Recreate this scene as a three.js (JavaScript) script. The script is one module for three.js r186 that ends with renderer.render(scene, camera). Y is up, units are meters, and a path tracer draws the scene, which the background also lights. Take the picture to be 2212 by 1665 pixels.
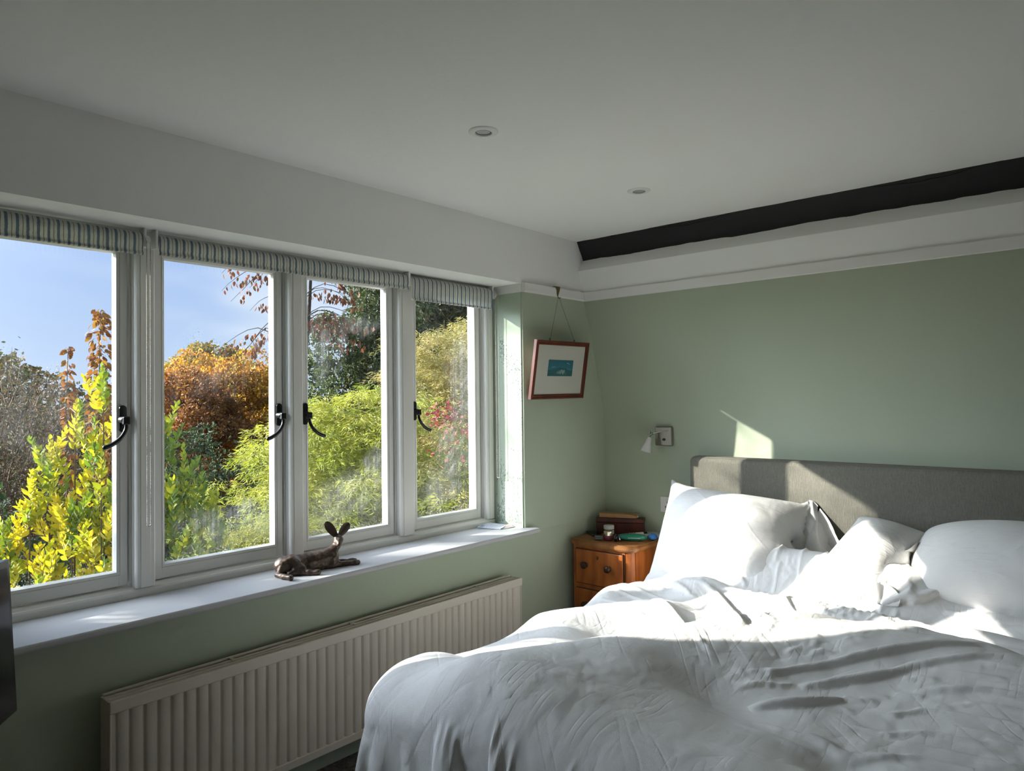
import * as THREE from 'three';
import { mergeGeometries, mergeVertices, toCreasedNormals } from 'three/addons/utils/BufferGeometryUtils.js';
import { RoundedBoxGeometry } from 'three/addons/geometries/RoundedBoxGeometry.js';

// ---------------------------------------------------------------- camera, sky, sun, exposure
const V = (x, y, z) => new THREE.Vector3(x, y, z);
const scene = new THREE.Scene();
const renderer = new THREE.WebGLRenderer({ antialias: true });
renderer.toneMapping = THREE.LinearToneMapping;
renderer.toneMappingExposure = 2.0;
renderer.shadowMap.enabled = true;

const camera = new THREE.PerspectiveCamera(57.11, 2212 / 1665, 0.05, 400);
{
  const yaw = 48.60467 * Math.PI / 180, pitch = 1.06553 * Math.PI / 180, roll = -0.66395 * Math.PI / 180;
  const fwd = V(Math.sin(yaw) * Math.cos(pitch), Math.sin(pitch), -Math.cos(yaw) * Math.cos(pitch));
  const right = V(Math.cos(yaw), 0, Math.sin(yaw)), up = right.clone().cross(fwd);
  const r2 = right.clone().multiplyScalar(Math.cos(roll)).addScaledVector(up, Math.sin(roll)), u2 = r2.clone().cross(fwd);
  camera.position.set(0, 1.37, 2.31);
  camera.quaternion.setFromRotationMatrix(new THREE.Matrix4().makeBasis(r2, u2, fwd.clone().negate()));
}
const SUN = V(-0.966, 0.58, -1.0).normalize();        // towards the sun: low autumn sun, left of the windows
const SUN_POWER = 8.4, SKY_POWER = 2.0;

// seeded noise -----------------------------------------------------------------------------
function rng(seed) { let a = seed >>> 0; return () => { a = (a + 0x6d2b79f5) | 0; let t = Math.imul(a ^ (a >>> 15), 1 | a); t = (t + Math.imul(t ^ (t >>> 7), 61 | t)) ^ t; return ((t ^ (t >>> 14)) >>> 0) / 4294967296; }; }
const hash = (x, y, z = 0) => { let h = Math.imul(x | 0, 374761393) ^ Math.imul(y | 0, 668265263) ^ Math.imul(z | 0, 2147483647 ^ 0x5bd1e995); h = Math.imul(h ^ (h >>> 13), 1274126177); return ((h ^ (h >>> 16)) >>> 0) / 4294967296; };
const smooth = (t) => t * t * t * (t * (t * 6 - 15) + 10), lerp = (a, b, t) => a + (b - a) * t, clamp = (x, a = 0, b = 1) => Math.min(b, Math.max(a, x)), sstep = (a, b, x) => { const t = clamp((x - a) / (b - a)); return t * t * (3 - 2 * t); };
function noise2(x, y, p = 1 << 20, s = 0, py = p) {    // value noise in 0..1, period p (and py) cells
  const ix = Math.floor(x), iy = Math.floor(y), fx = smooth(x - ix), fy = smooth(y - iy), m = (i) => ((i % p) + p) % p, n = (i) => ((i % py) + py) % py;
  return lerp(lerp(hash(m(ix), n(iy), s), hash(m(ix + 1), n(iy), s), fx), lerp(hash(m(ix), n(iy + 1), s), hash(m(ix + 1), n(iy + 1), s), fx), fy);
}
function noise3(x, y, z, s = 0) {
  const ix = Math.floor(x), iy = Math.floor(y), iz = Math.floor(z), fx = smooth(x - ix), fy = smooth(y - iy), fz = smooth(z - iz);
  const c = (a, b, d) => hash(ix + a + (iz + d) * 131, iy + b + (iz + d) * 317, s);
  return lerp(lerp(lerp(c(0, 0, 0), c(1, 0, 0), fx), lerp(c(0, 1, 0), c(1, 1, 0), fx), fy), lerp(lerp(c(0, 0, 1), c(1, 0, 1), fx), lerp(c(0, 1, 1), c(1, 1, 1), fx), fy), fz);
}
const fbm = (x, y, o = 4, p = 1 << 20, s = 0) => { let v = 0, a = 0.5, n = 0; for (let i = 0; i < o; i++) { v += a * noise2(x, y, p, s + i * 17); n += a; x *= 2; y *= 2; p *= 2; a *= 0.5; } return v / n; };
const fbm3 = (x, y, z, o = 4, s = 0) => { let v = 0, a = 0.5, n = 0; for (let i = 0; i < o; i++) { v += a * noise3(x, y, z, s + i * 17); n += a; x *= 2; y *= 2; z *= 2; a *= 0.5; } return v / n; };

// sky: thin high cloud over pale autumn blue, all round ------------------------------------
{
  const W = 1024, H = 512, d = new Float32Array(W * H * 4);
  for (let j = 0; j < H; j++) for (let i = 0; i < W; i++) {
    const el = ((j + 0.5) / H - 0.5) * Math.PI, az = ((i + 0.5) / W - 0.5) * 2 * Math.PI, y = Math.sin(el), x = Math.cos(az) * Math.cos(el), z = Math.sin(az) * Math.cos(el);
    const h = Math.pow(1 - Math.max(0, y), 3.0), k = 1 / (Math.max(y, 0) + 0.22);
    const cl = sstep(0.40, 0.72, fbm3(x * k * 1.1 + 3, y * 2, z * k * 2.2 + 7, 5, 3)) * 0.75 * sstep(-0.02, 0.12, y);
    const c = Math.max(0, x * SUN.x + y * SUN.y + z * SUN.z), wide = 5.6 * Math.pow(c, 9), tight = 0.8 * Math.pow(c, 40);   // scattering round the unseen sun, the wide glow raised to light the room
    const sky = [lerp(0.045, 0.16, h), lerp(0.088, 0.20, h), lerp(0.212, 0.258, h)], o = (j * W + i) * 4, below = sstep(0.0, -0.08, y);
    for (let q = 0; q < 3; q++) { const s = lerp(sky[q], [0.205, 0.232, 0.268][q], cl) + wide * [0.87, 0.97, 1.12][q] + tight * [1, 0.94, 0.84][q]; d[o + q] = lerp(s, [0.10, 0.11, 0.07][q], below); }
    d[o + 3] = 1;
  }
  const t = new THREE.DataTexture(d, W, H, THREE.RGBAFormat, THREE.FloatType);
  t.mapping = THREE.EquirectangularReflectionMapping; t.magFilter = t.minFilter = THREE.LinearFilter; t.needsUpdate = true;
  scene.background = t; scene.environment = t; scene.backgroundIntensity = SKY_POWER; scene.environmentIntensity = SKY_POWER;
}
{
  const sun = new THREE.DirectionalLight(new THREE.Color(1.0, 0.955, 0.87), SUN_POWER);
  sun.name = 'sun'; sun.position.copy(SUN).multiplyScalar(30).add(V(1.5, 0.8, 0.5)); sun.target.position.set(1.5, 0.8, 0.5);
  sun.castShadow = true; sun.shadow.mapSize.set(4096, 4096); sun.shadow.radius = 1;
  Object.assign(sun.shadow.camera, { left: -9, right: 9, top: 9, bottom: -9, near: 1, far: 70 });
  scene.add(sun, sun.target);
}

// ---------------------------------------------------------------- helpers
const taken = {};
function numbered(n) { if (!(n in taken)) { taken[n] = 0; return n; } taken[n]++; return n + '_' + String(taken[n]).padStart(3, '0'); }
function tag(o, label, category, group) { Object.assign(o.userData, { label, category }); if (group) o.userData.group = group; return o; }
function thing(name, label, category, [x, y, z] = [0, 0, 0], turn = 0, group) {
  const o = new THREE.Group(); o.name = numbered(name); scene.add(o); o.position.set(x, y, z); o.rotation.y = turn; return tag(o, label, category, group);
}
function part(parent, name, geo, mat, label) {
  const m = new THREE.Mesh(Array.isArray(geo) ? join(geo) : geo, mat); m.name = name; m.castShadow = m.receiveShadow = true; parent.add(m);
  if (label) m.userData.label = label; return m;
}
function struct(name, geo, mat, parent = scene) { const m = part(parent, name, geo, mat); if (parent === scene) m.userData.kind = 'structure'; return m; }
function join(list) {
  const gs = list.map((g) => { const q = g.index ? g.toNonIndexed() : g.clone(); for (const k of Object.keys(q.attributes)) if (!['position', 'normal', 'uv'].includes(k)) q.deleteAttribute(k); if (!q.attributes.uv) q.setAttribute('uv', new THREE.BufferAttribute(new Float32Array(q.attributes.position.count * 2), 2)); if (!q.attributes.normal) q.computeVertexNormals(); return q; });
  return mergeGeometries(gs, false);
}
function uvm(g, s = 1) {                               // uv in metres by the way each vertex faces
  const p = g.attributes.position, n = g.attributes.normal, uv = new Float32Array(p.count * 2);
  for (let i = 0; i < p.count; i++) {
    const ax = Math.abs(n.getX(i)), ay = Math.abs(n.getY(i)), az = Math.abs(n.getZ(i)), x = p.getX(i), y = p.getY(i), z = p.getZ(i);
    const [a, b] = ax >= ay && ax >= az ? [z, y] : ay >= az ? [x, z] : [x, y]; uv[i * 2] = a * s; uv[i * 2 + 1] = b * s;
  }
  g.setAttribute('uv', new THREE.BufferAttribute(uv, 2)); return g;
}
function box(x0, x1, y0, y1, z0, z1, r = 0) {
  const g = r > 0 ? new RoundedBoxGeometry(x1 - x0, y1 - y0, z1 - z0, 2, Math.min(r, (x1 - x0) / 2.01, (y1 - y0) / 2.01, (z1 - z0) / 2.01)) : new THREE.BoxGeometry(x1 - x0, y1 - y0, z1 - z0);
  g.translate((x0 + x1) / 2, (y0 + y1) / 2, (z0 + z1) / 2); return uvm(g.index ? g.toNonIndexed() : g);
}
// a closed profile of [a, b] points swept along an axis: 'x' profile is (z, y); 'z' profile is (x, y); 'y' profile is (x, z)
function sweep(profile, axis, from, to, crease = 0.6) {
  const s = new THREE.Shape(profile.map(([a, b]) => new THREE.Vector2(a, b)));
  let g = new THREE.ExtrudeGeometry(s, { depth: Math.abs(to - from), bevelEnabled: false, steps: 1, curveSegments: 8 });
  const lo = Math.min(from, to), m = new THREE.Matrix4();
  if (axis === 'z') m.makeTranslation(0, 0, lo);
  if (axis === 'x') m.set(0, 0, 1, lo, 0, 1, 0, 0, 1, 0, 0, 0, 0, 0, 0, 1);
  if (axis === 'y') m.set(1, 0, 0, 0, 0, 0, 1, lo, 0, 1, 0, 0, 0, 0, 0, 1);
  g.applyMatrix4(m);
  if (m.determinant() < 0) { g = g.index ? g.toNonIndexed() : g; const p = g.attributes.position.array, t = [0, 0, 0]; for (let i = 0; i < p.length; i += 9) for (let c = 0; c < 3; c++) { const q = p[i + c]; p[i + c] = p[i + 3 + c]; p[i + 3 + c] = q; } }
  g.deleteAttribute('normal'); g.deleteAttribute('uv'); g = toCreasedNormals(g.index ? g.toNonIndexed() : g, crease); return uvm(g);
}
function tube(pts, r, seg = 24, rad = 8, closed = false, taper) {
  const c = new THREE.CatmullRomCurve3(pts, closed), g = new THREE.TubeGeometry(c, seg, r, rad, closed);
  if (taper) { const p = g.attributes.position; for (let i = 0; i <= seg; i++) { const o = c.getPointAt(i / seg), k = taper(i / seg); for (let j = 0; j <= rad; j++) { const q = i * (rad + 1) + j; p.setXYZ(q, o.x + (p.getX(q) - o.x) * k, o.y + (p.getY(q) - o.y) * k, o.z + (p.getZ(q) - o.z) * k); } } g.computeVertexNormals(); }
  return g;
}
const lathe = (pts, seg = 32) => new THREE.LatheGeometry(pts.map(([r, y]) => new THREE.Vector2(r, y)), seg);
function tex(W, H, fn, srgb = true, rep = 1) {         // fn(u, v) -> [r, g, b(, a)] in 0..1
  const d = new Uint8Array(W * H * 4);
  for (let j = 0; j < H; j++) for (let i = 0; i < W; i++) { const c = fn((i + 0.5) / W, (j + 0.5) / H, i, j), o = (j * W + i) * 4; d[o] = clamp(c[0]) * 255; d[o + 1] = clamp(c[1]) * 255; d[o + 2] = clamp(c[2]) * 255; d[o + 3] = c.length > 3 ? clamp(c[3]) * 255 : 255; }
  const t = new THREE.DataTexture(d, W, H, THREE.RGBAFormat); t.wrapS = t.wrapT = THREE.RepeatWrapping; t.magFilter = THREE.LinearFilter; t.minFilter = THREE.LinearMipmapLinearFilter; t.generateMipmaps = true;
  if (srgb) t.colorSpace = THREE.SRGBColorSpace; t.repeat.set(rep, rep); t.needsUpdate = true; return t;
}
const grey = (W, fn, rep = 1) => tex(W, W, (u, v, i, j) => { const g = fn(u, v, i, j); return [g, g, g]; }, false, rep);
const lin = (r, g, b) => new THREE.Color().setRGB(r, g, b);
const std = (o) => new THREE.MeshStandardMaterial(o), phys = (o) => new THREE.MeshPhysicalMaterial(o);

// ---------------------------------------------------------------- materials
const plasterBump = grey(512, (u, v) => 0.6 * fbm(u * 8, v * 8, 5, 8, 5) + 0.4 * fbm(u * 64, v * 64, 3, 64, 9), 0.8);
const M = {
  green: std({ name: 'sage_paint', color: lin(0.425, 0.478, 0.362), roughness: 0.75, bumpMap: plasterBump, bumpScale: 0.0015 }),
  white: std({ name: 'white_emulsion', color: lin(0.88, 0.875, 0.85), roughness: 0.8, bumpMap: plasterBump, bumpScale: 0.0015 }),
  gloss: std({ name: 'white_gloss_paint', color: lin(0.78, 0.77, 0.74), roughness: 0.35 }),
  frame: std({ name: 'cream_window_paint', color: lin(0.78, 0.77, 0.73), roughness: 0.4 }),
  gasket: std({ name: 'dark_seal', color: lin(0.03, 0.03, 0.028), roughness: 0.8 }),
  sill: std({ name: 'sill_gloss', color: lin(0.52, 0.52, 0.525), roughness: 0.5 }),
  black: std({ name: 'black_iron', color: lin(0.008, 0.008, 0.009), roughness: 0.22 }),
  radiator: std({ name: 'radiator_enamel', color: lin(0.66, 0.59, 0.50), roughness: 0.4 }),
};
// ---------------------------------------------------------------- the room
const X0 = -1.6, XH = 3.423, Z1 = 4.3, CEIL = 2.234, SOFFIT = 1.95, RX = 2.705, LX = 0.35, SILL = 0.722;
const carpetMap = tex(256, 256, (u, v) => { const n = 0.75 + 0.5 * (fbm(u * 60, v * 60, 3, 60, 2) - 0.5) + 0.25 * (hash(u * 256, v * 256, 4) - 0.5); return [0.56 * n, 0.51 * n, 0.46 * n]; });
struct('floor', box(X0 - 0.2, 3.8, -0.2, 0, -0.33, Z1 + 0.2), std({ name: 'carpet', map: carpetMap, roughness: 0.95 }));
struct('ceiling', box(X0 - 0.2, 3.8, CEIL, CEIL + 0.2, -0.33, Z1 + 0.2), M.white);
{
  const w = struct('wall_window', [
    box(X0, 3.6, 0, SILL - 0.022, -0.33, 0), box(X0, LX, SILL - 0.022, SOFFIT, -0.33, 0),
    sweep([[RX + 0.004, -0.33], [3.6, -0.33], [3.6, 0], [RX + 0.014, 0], [RX + 0.007, -0.003], [RX + 0.004, -0.011]], 'y', SILL - 0.022, SOFFIT)], M.green);
  // right reveal: skin of damp, flaking paint
  const stain = document.createElement('canvas'); stain.width = 512; stain.height = 2048;
  const c = stain.getContext('2d'), R = rng(11); c.fillStyle = 'rgb(174,186,166)'; c.fillRect(0, 0, 512, 2048);
  const px = (z) => ((z + 0.33) / 0.33) * 512, py = (y) => (1 - (y - SILL) / (SOFFIT - SILL)) * 2048;
  const dot = (x, y, r, col, st = 1) => { c.fillStyle = col; c.beginPath(); c.ellipse(x, y, r, r * st, 0, 0, 7); c.fill(); };
  const greys = ['rgba(112,124,112,.8)', 'rgba(128,138,124,.8)', 'rgba(92,104,96,.8)', 'rgba(140,150,136,.7)'], pale = ['rgba(222,228,216,.7)', 'rgba(206,216,200,.6)'];
  for (let i = 0; i < 1500; i++) {                     // band of flaked paint high up, falling towards the room
    const t = R(), z = lerp(-0.155, -0.012, t), y = 1.655 - 0.17 * t + (R() + R() - 1) * (0.055 + 0.03 * t) - (R() < 0.12 ? R() * 0.08 : 0);
    dot(px(z), py(y), 1.5 + R() * 4.2, R() < 0.55 ? greys[i % 4] : pale[i % 2], 0.7 + R() * 0.8);
  }
  for (let i = 0; i < 420; i++) { const z = -0.03 + R() * 0.03, y = 1.2 + R() * 0.4; dot(px(z), py(y), 1.5 + R() * 3, R() < 0.35 ? greys[i % 4] : pale[i % 2], 1.6); }
  for (let i = 0; i < 2600; i++) {                     // vertical streaks and specks low down
    const h = Math.pow(R(), 1.7), edge = R() < 0.35, z = edge ? -0.185 + R() * 0.035 : -0.15 + R() * 0.145, y = SILL + 0.02 + h * (edge ? 0.38 : 0.26);
    if (noise2(z * 70, y * 9, 1 << 20, 5) < 0.42) continue;
    dot(px(z), py(y), 1 + R() * 2.4, R() < 0.8 ? greys[i % 4] : pale[0], 1.2 + R() * 2.4);
  }
  for (let i = 0; i < 70; i++) dot(px(-0.2 + R() * 0.19), py(SILL + 0.1 + R() * 0.85), 1.5 + R() * 3, greys[i % 4], 1 + R());
  const st = new THREE.CanvasTexture(stain); st.colorSpace = THREE.SRGBColorSpace;
  const g = new THREE.PlaneGeometry(0.318, SOFFIT - SILL); g.rotateY(-Math.PI / 2);
  const thick = box(RX, RX + 0.004, SILL, SOFFIT, -0.33, -0.012); { const p = thick.attributes.position, uv = thick.attributes.uv; for (let i = 0; i < p.count; i++) uv.setXY(i, (p.getZ(i) + 0.33) / 0.33, (p.getY(i) - SILL) / (SOFFIT - SILL)); }
  part(w, 'reveal', thick, std({ name: 'flaking_sage_paint', map: st, roughness: 0.8 }));
}
struct('wall_window_upper', [box(X0, 3.6, SOFFIT, CEIL, -0.33, 0)], M.white);
// headboard wall leans in above eye level, so it is one bent profile
struct('wall_headboard', sweep([[3.423, 0], [3.423, 1.04], [3.4225, 1.12], [3.420, 1.19], [3.4155, 1.25], [3.408, 1.31], [3.398, 1.365], [3.384, 1.425], [3.34, 1.572], [3.29, 1.744], [3.2405, 1.912], [3.236, 1.95], [3.7, 1.95], [3.7, 0]], 'z', -0.05, Z1, 0.7), M.green);
struct('wall_headboard_upper', sweep([[3.22, 1.95], [3.187, 2.072], [3.190, 2.078], [3.236, 2.14], [3.236, CEIL], [3.7, CEIL], [3.7, 1.95]], 'z', -0.05, Z1, 0.3), M.white);
struct('wall_left', box(X0 - 0.2, X0, 0, CEIL, -0.33, Z1), M.white);
struct('wall_rear', box(X0 - 0.2, 3.8, 0, CEIL, Z1, Z1 + 0.2), M.white);
// picture rail: along the reveal, the window wall and the headboard wall
{
  const pr = (d) => [[0, 1.908], [d * 0.014, 1.908], [d * 0.018, 1.913], [d * 0.018, 1.953], [d * 0.012, 1.957], [0, 1.957]];
  const onH = [[3.2415, 1.9085], [3.226, 1.9065], [3.223, 1.910], [3.211, 1.952], [3.214, 1.957], [3.24, 1.957]];
  struct('trim_1', sweep(onH, 'z', 0, Z1, 0.4), M.gloss);
  struct('trim_2', sweep(pr(1).map(([z, y]) => [z, y]), 'x', RX, 3.222, 0.4), M.gloss);
  struct('trim_3', [sweep([[RX, 1.908], [RX - 0.006, 1.908], [RX - 0.008, 1.912], [RX - 0.008, 1.949], [RX, 1.949]], 'z', -0.19, 0.0, 0.4)], M.gloss);
}
// old black timber beam in the angle of ceiling and headboard wall
{
  const prof = [[3.150, 2.262], [3.176, 2.236], [3.188, 2.214], [3.204, 2.186], [3.219, 2.158], [3.233, 2.131], [3.244, 2.128], [3.30, 2.15], [3.30, 2.262]], nz = 260, pos = [], uv = [], idx = [];
  for (let k = 0; k <= nz; k++) {
    const z = 0.001 + (k / nz) * (Z1 - 0.002);
    prof.forEach(([x, y], q) => {
      const e = q > 0 && q < 7 ? 1 : 0, wob = (noise2(z * 3.2, q * 0.35, 1 << 20, 31) - 0.5) * 0.008 + (noise2(z * 17, q * 0.8, 1 << 20, 33) - 0.5) * 0.006 + (noise2(z * 60, q * 1.7, 1 << 20, 37) - 0.5) * 0.0025;
      const big = (noise2(z * 1.1, 3.3, 1 << 20, 35) - 0.5) * 0.010;
      pos.push(x - e * (wob + big * 0.4) * 0.8, y - e * (wob * 0.6 - 0.002) * (q >= 5 ? 1.2 : 0.8), z); uv.push(z, q * 0.03);
    });
  }
  const n = prof.length;
  for (let k = 0; k < nz; k++) for (let q = 0; q < n; q++) { const a = k * n + q, b = k * n + (q + 1) % n; idx.push(a, b, a + n, b, b + n, a + n); }
  const g = new THREE.BufferGeometry(); g.setAttribute('position', new THREE.Float32BufferAttribute(pos, 3)); g.setAttribute('uv', new THREE.Float32BufferAttribute(uv, 2)); g.setIndex(idx); g.computeVertexNormals();
  const grain = grey(512, (u, v) => { const w = fbm(u * 3, v * 3, 3, 3, 7) * 0.08, s = fbm(u * 6, (v + w) * 60, 4, 6, 21), crack = Math.abs(((v + w * 1.3) * 5) % 1 - 0.5) < 0.012 + 0.012 * noise2(u * 9, v * 3, 9, 3) ? 0 : 1; return 0.35 * s + 0.65 * crack * (0.7 + 0.3 * fbm(u * 40, v * 40, 3, 40, 8)); }, 1);
  struct('trim_4', g, std({ name: 'black_timber', color: lin(0.0075, 0.007, 0.009), roughness: 0.7, bumpMap: grain, bumpScale: 0.008 }));
}
// ---------------------------------------------------------------- window: four casements in one painted timber frame
const win = new THREE.Group(); win.name = 'window_1'; win.userData.kind = 'structure'; scene.add(win);
const FZ = -0.2, CZ = -0.235, GZ = -0.255, BZ = -0.280;
const CAS = [[0.452, 0.934], [1.015, 1.509], [1.587, 2.068], [2.169, 2.638]], CY0 = 0.760, CY1 = 1.925;
{
  const edges = [LX, ...CAS.flat(), RX], fr = [];
  for (let k = 0; k < 5; k++) {                        // jambs and mullions: deep rebated core with a moulded nose
    const a = edges[2 * k], b = edges[2 * k + 1], l = k ? 0.011 : 0, r = k < 4 ? 0.006 : 0;
    fr.push(box(a + (k ? 0.0015 : 0), b - (k < 4 ? 0.0015 : 0), SILL, SOFFIT, -0.325, CZ + 0.004));
    const A = a + l, B = b - r;
    fr.push(sweep([[A - 0.004, CZ], [A - 0.004, -0.222], [A, -0.218], [A, FZ - 0.004], [A + 0.004, FZ], [A + 0.013, FZ], [A + 0.015, FZ + 0.003], [B - 0.019, FZ + 0.003], [B - 0.017, FZ], [B - 0.006, FZ], [B - 0.002, FZ - 0.004], [B, -0.216], [B + 0.003, -0.222], [B + 0.003, CZ]], 'y', SILL + 0.03, SOFFIT, 0.35));
  }
  fr.push(sweep([[-0.325, SILL - 0.02], [FZ, SILL - 0.02], [FZ, 0.742], [FZ - 0.004, 0.748], [-0.212, 0.750], [-0.216, 0.755], [CZ, 0.7575], [-0.325, 0.7575]], 'x', LX, RX, 0.35));
  fr.push(box(LX, RX, 1.928, SOFFIT, -0.325, FZ + 0.002));
  part(win, 'window_frame', fr, M.frame);
}
// condensation: misted patches and runs, roughness scatters light, grain is droplets
function mist(seed, blobs) {
  const W = 384, H = 1024, R = rng(seed), drops = new Float32Array(W * H), specks = new Float32Array(W * H);
  for (let i = 0; i < 16000; i++) { const x = R() * W, y = R() * H, r = 0.4 + R() * R() * 2.2, d = R(); for (let q = Math.floor(y - r); q <= y + r; q++) for (let p = Math.floor(x - r); p <= x + r; p++) if (q >= 0 && q < H && p >= 0 && p < W && (p - x) ** 2 + (q - y) ** 2 < r * r) drops[q * W + p] = 0.35 + 0.65 * d; }
  const rough = tex(W, H, (u, v, i, j) => {
    let m = 0; for (const [x, y, sx, sy, a, k] of blobs) { const wx = (fbm(u * 4, v * 9, 3, 1 << 20, seed) - 0.5) * 0.3, wy = (fbm(u * 4 + 9, v * 9, 3, 1 << 20, seed + 3) - 0.5) * 0.12, d = Math.hypot((u - x + wx) / sx, (v - y + wy) / sy); m = Math.max(m, a * sstep(1, k, d)); }
    const wipe = 0.65 + 0.7 * (fbm((u + v * 0.9) * 5, (v * 2.4 - u) * 16, 3, 1 << 20, seed + 8) - 0.4);
    const run = 0.75 + 0.5 * (noise2(u * 60, v * 1.5, 1 << 20, seed + 5) - 0.5);
    const low = v < 0.02 + 0.015 * noise2(u * 20, 0, 1 << 20, seed) ? 0.5 * drops[j * W + i] : 0;
    const g = clamp(Math.max(m * (0.55 + 0.45 * (drops[j * W + i] > 0 ? 1 : 0)) * run * wipe, low, 0.012)), k = 1 - 0.55 * drops[j * W + i] * sstep(0.08, 0.3, m * run * wipe); specks[(j * W + i)] = k; return [1, g, 1];
  }, false);
  return [rough, tex(W, H, (u, v, i, j) => { const k = specks[j * W + i]; return [k, k, k]; })];
}
// blobs: centre u, v, half sizes, strength (roughness), inner share
const MIST = [
  mist(101, [[0.45, 0.50, 0.75, 0.22, 0.34, 0.3], [0.2, 0.66, 0.5, 0.14, 0.28, 0.2]]),
  mist(102, [[0.5, 0.68, 0.62, 0.2, 0.32, 0.3], [0.9, 0.74, 0.25, 0.13, 0.38, 0.3], [0.6, 0.10, 0.65, 0.13, 0.52, 0.25], [0.1, 0.6, 0.2, 0.2, 0.3, 0.2]]),
  mist(103, [[0.24, 0.72, 0.25, 0.23, 0.62, 0.35], [0.62, 0.84, 0.45, 0.10, 0.55, 0.3], [0.5, 0.13, 0.7, 0.15, 0.50, 0.3], [0.86, 0.22, 0.3, 0.14, 0.62, 0.3]]),
  mist(104, [[0.8, 0.62, 0.36, 0.34, 0.62, 0.4], [0.7, 0.28, 0.42, 0.2, 0.66, 0.4], [0.42, 0.1, 0.45, 0.1, 0.55, 0.4], [0.35, 0.82, 0.5, 0.12, 0.22, 0.3]])];
CAS.forEach(([a, b], i) => {
  const c = new THREE.Group(); c.name = i ? 'casement_' + String(i).padStart(3, '0') : 'casement'; win.add(c);
  const A = a + 0.0025, B = b - 0.0025, Y0 = CY0 + 0.002, Y1 = CY1 - 0.002, S = 0.0335, SB = 0.046;
  // four rails with a stepped, bevelled glazing bead towards the glass
  const rail = (len) => [[0, BZ], [0, CZ - 0.003], [0.002, CZ], [len - 0.010, CZ], [len - 0.009, CZ - 0.0025], [len - 0.0075, CZ - 0.0025], [len - 0.0065, CZ + 0.0005], [len + 0.001, CZ - 0.002], [len + 0.006, GZ + 0.006], [len + 0.006, GZ + 0.003], [len + 0.0015, GZ], [len + 0.0015, GZ - 0.006], [len - 0.001, BZ]];
  const solid = [];
  const mk = (len, x0, dir, y0, y1, horiz) => {
    const p = rail(len);
    if (!horiz) return sweep(p.map(([d, z]) => [x0 + dir * d, z]), 'y', y0, y1, 0.3);
    return sweep(p.map(([d, z]) => [z, x0 + dir * d]), 'x', y0, y1, 0.3);
  };
  const e = S - 0.0104; solid.push(mk(S, A, 1, Y0, Y1), mk(S, B, -1, Y0, Y1), mk(SB, Y0, 1, A + e, B - e, true), mk(SB, Y1, -1, A + e, B - e, true));
  part(c, 'sash', solid, M.frame);
  const gp = new THREE.PlaneGeometry(B - A - 2 * S, Y1 - Y0 - 2 * SB); gp.translate((A + B) / 2, (Y0 + Y1) / 2, GZ - 0.003);
  part(c, 'pane', gp, phys({ name: 'misted_glass', color: lin(0.97, 0.985, 0.975), transmission: 1, thickness: 0, roughness: 1, roughnessMap: MIST[i][0], map: MIST[i][1], ior: 1.5 }));
  // curved black espagnolette handle: plate, boss, block and curved lever
  const left = i > 1, hx = left ? A + 0.017 : B - 0.017, s = left ? 1 : -1, hy = 1.318, z = CZ;
  const plate = new THREE.Shape(); { const w = 0.0105, h = 0.043; plate.moveTo(-w, -h + w); plate.absarc(0, -h + w, w, Math.PI, 2 * Math.PI); plate.lineTo(w, h - w); plate.absarc(0, h - w, w, 0, Math.PI); plate.closePath(); }
  const pg = new THREE.ExtrudeGeometry(plate, { depth: 0.006, bevelEnabled: true, bevelSize: 0.0015, bevelThickness: 0.002, bevelSegments: 2, curveSegments: 10 }); pg.translate(hx, hy, z);
  const boss = new THREE.CylinderGeometry(0.0125, 0.015, 0.022, 24); boss.rotateX(Math.PI / 2); boss.translate(hx, hy - 0.004, z + 0.017);
  const block = new RoundedBoxGeometry(0.021, 0.027, 0.019, 2, 0.004); block.translate(hx, hy - 0.006, z + 0.034);
  const lever = tube([V(hx, hy - 0.012, z + 0.034), V(hx + s * 0.001, hy - 0.032, z + 0.036), V(hx + s * 0.012, hy - 0.055, z + 0.038), V(hx + s * 0.032, hy - 0.075, z + 0.039), V(hx + s * 0.056, hy - 0.088, z + 0.039), V(hx + s * 0.066, hy - 0.091, z + 0.039)], 0.0078, 28, 12, false, (t) => 0.72 + 0.32 * t);
  const tip = new THREE.SphereGeometry(0.0081, 12, 10); tip.translate(hx + s * 0.066, hy - 0.091, z + 0.039);
  part(c, 'window_handle', [pg, boss, block, lever, tip], M.black, 'black curved window handle');
});
// sill board with a rounded nose and a short horn at the right
{
  const nose = []; for (let k = 0; k <= 8; k++) { const t = Math.PI / 2 - (k / 8) * Math.PI; nose.push([0.052 + 0.0105 * Math.cos(t), SILL - 0.0115 + 0.0115 * Math.sin(t)]); }
  const prof = [[-0.215, SILL - 0.023], [-0.215, SILL], ...nose];
  const horn = [[0.0005, SILL - 0.023], [0.0005, SILL], ...nose];
  struct('window_sill', [sweep(prof, 'x', LX, RX - 0.0005, 0.4), sweep(horn, 'x', RX - 0.0005, 2.752, 0.4), sweep(horn, 'x', LX - 0.05, LX, 0.4)], M.sill, win);
}
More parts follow.
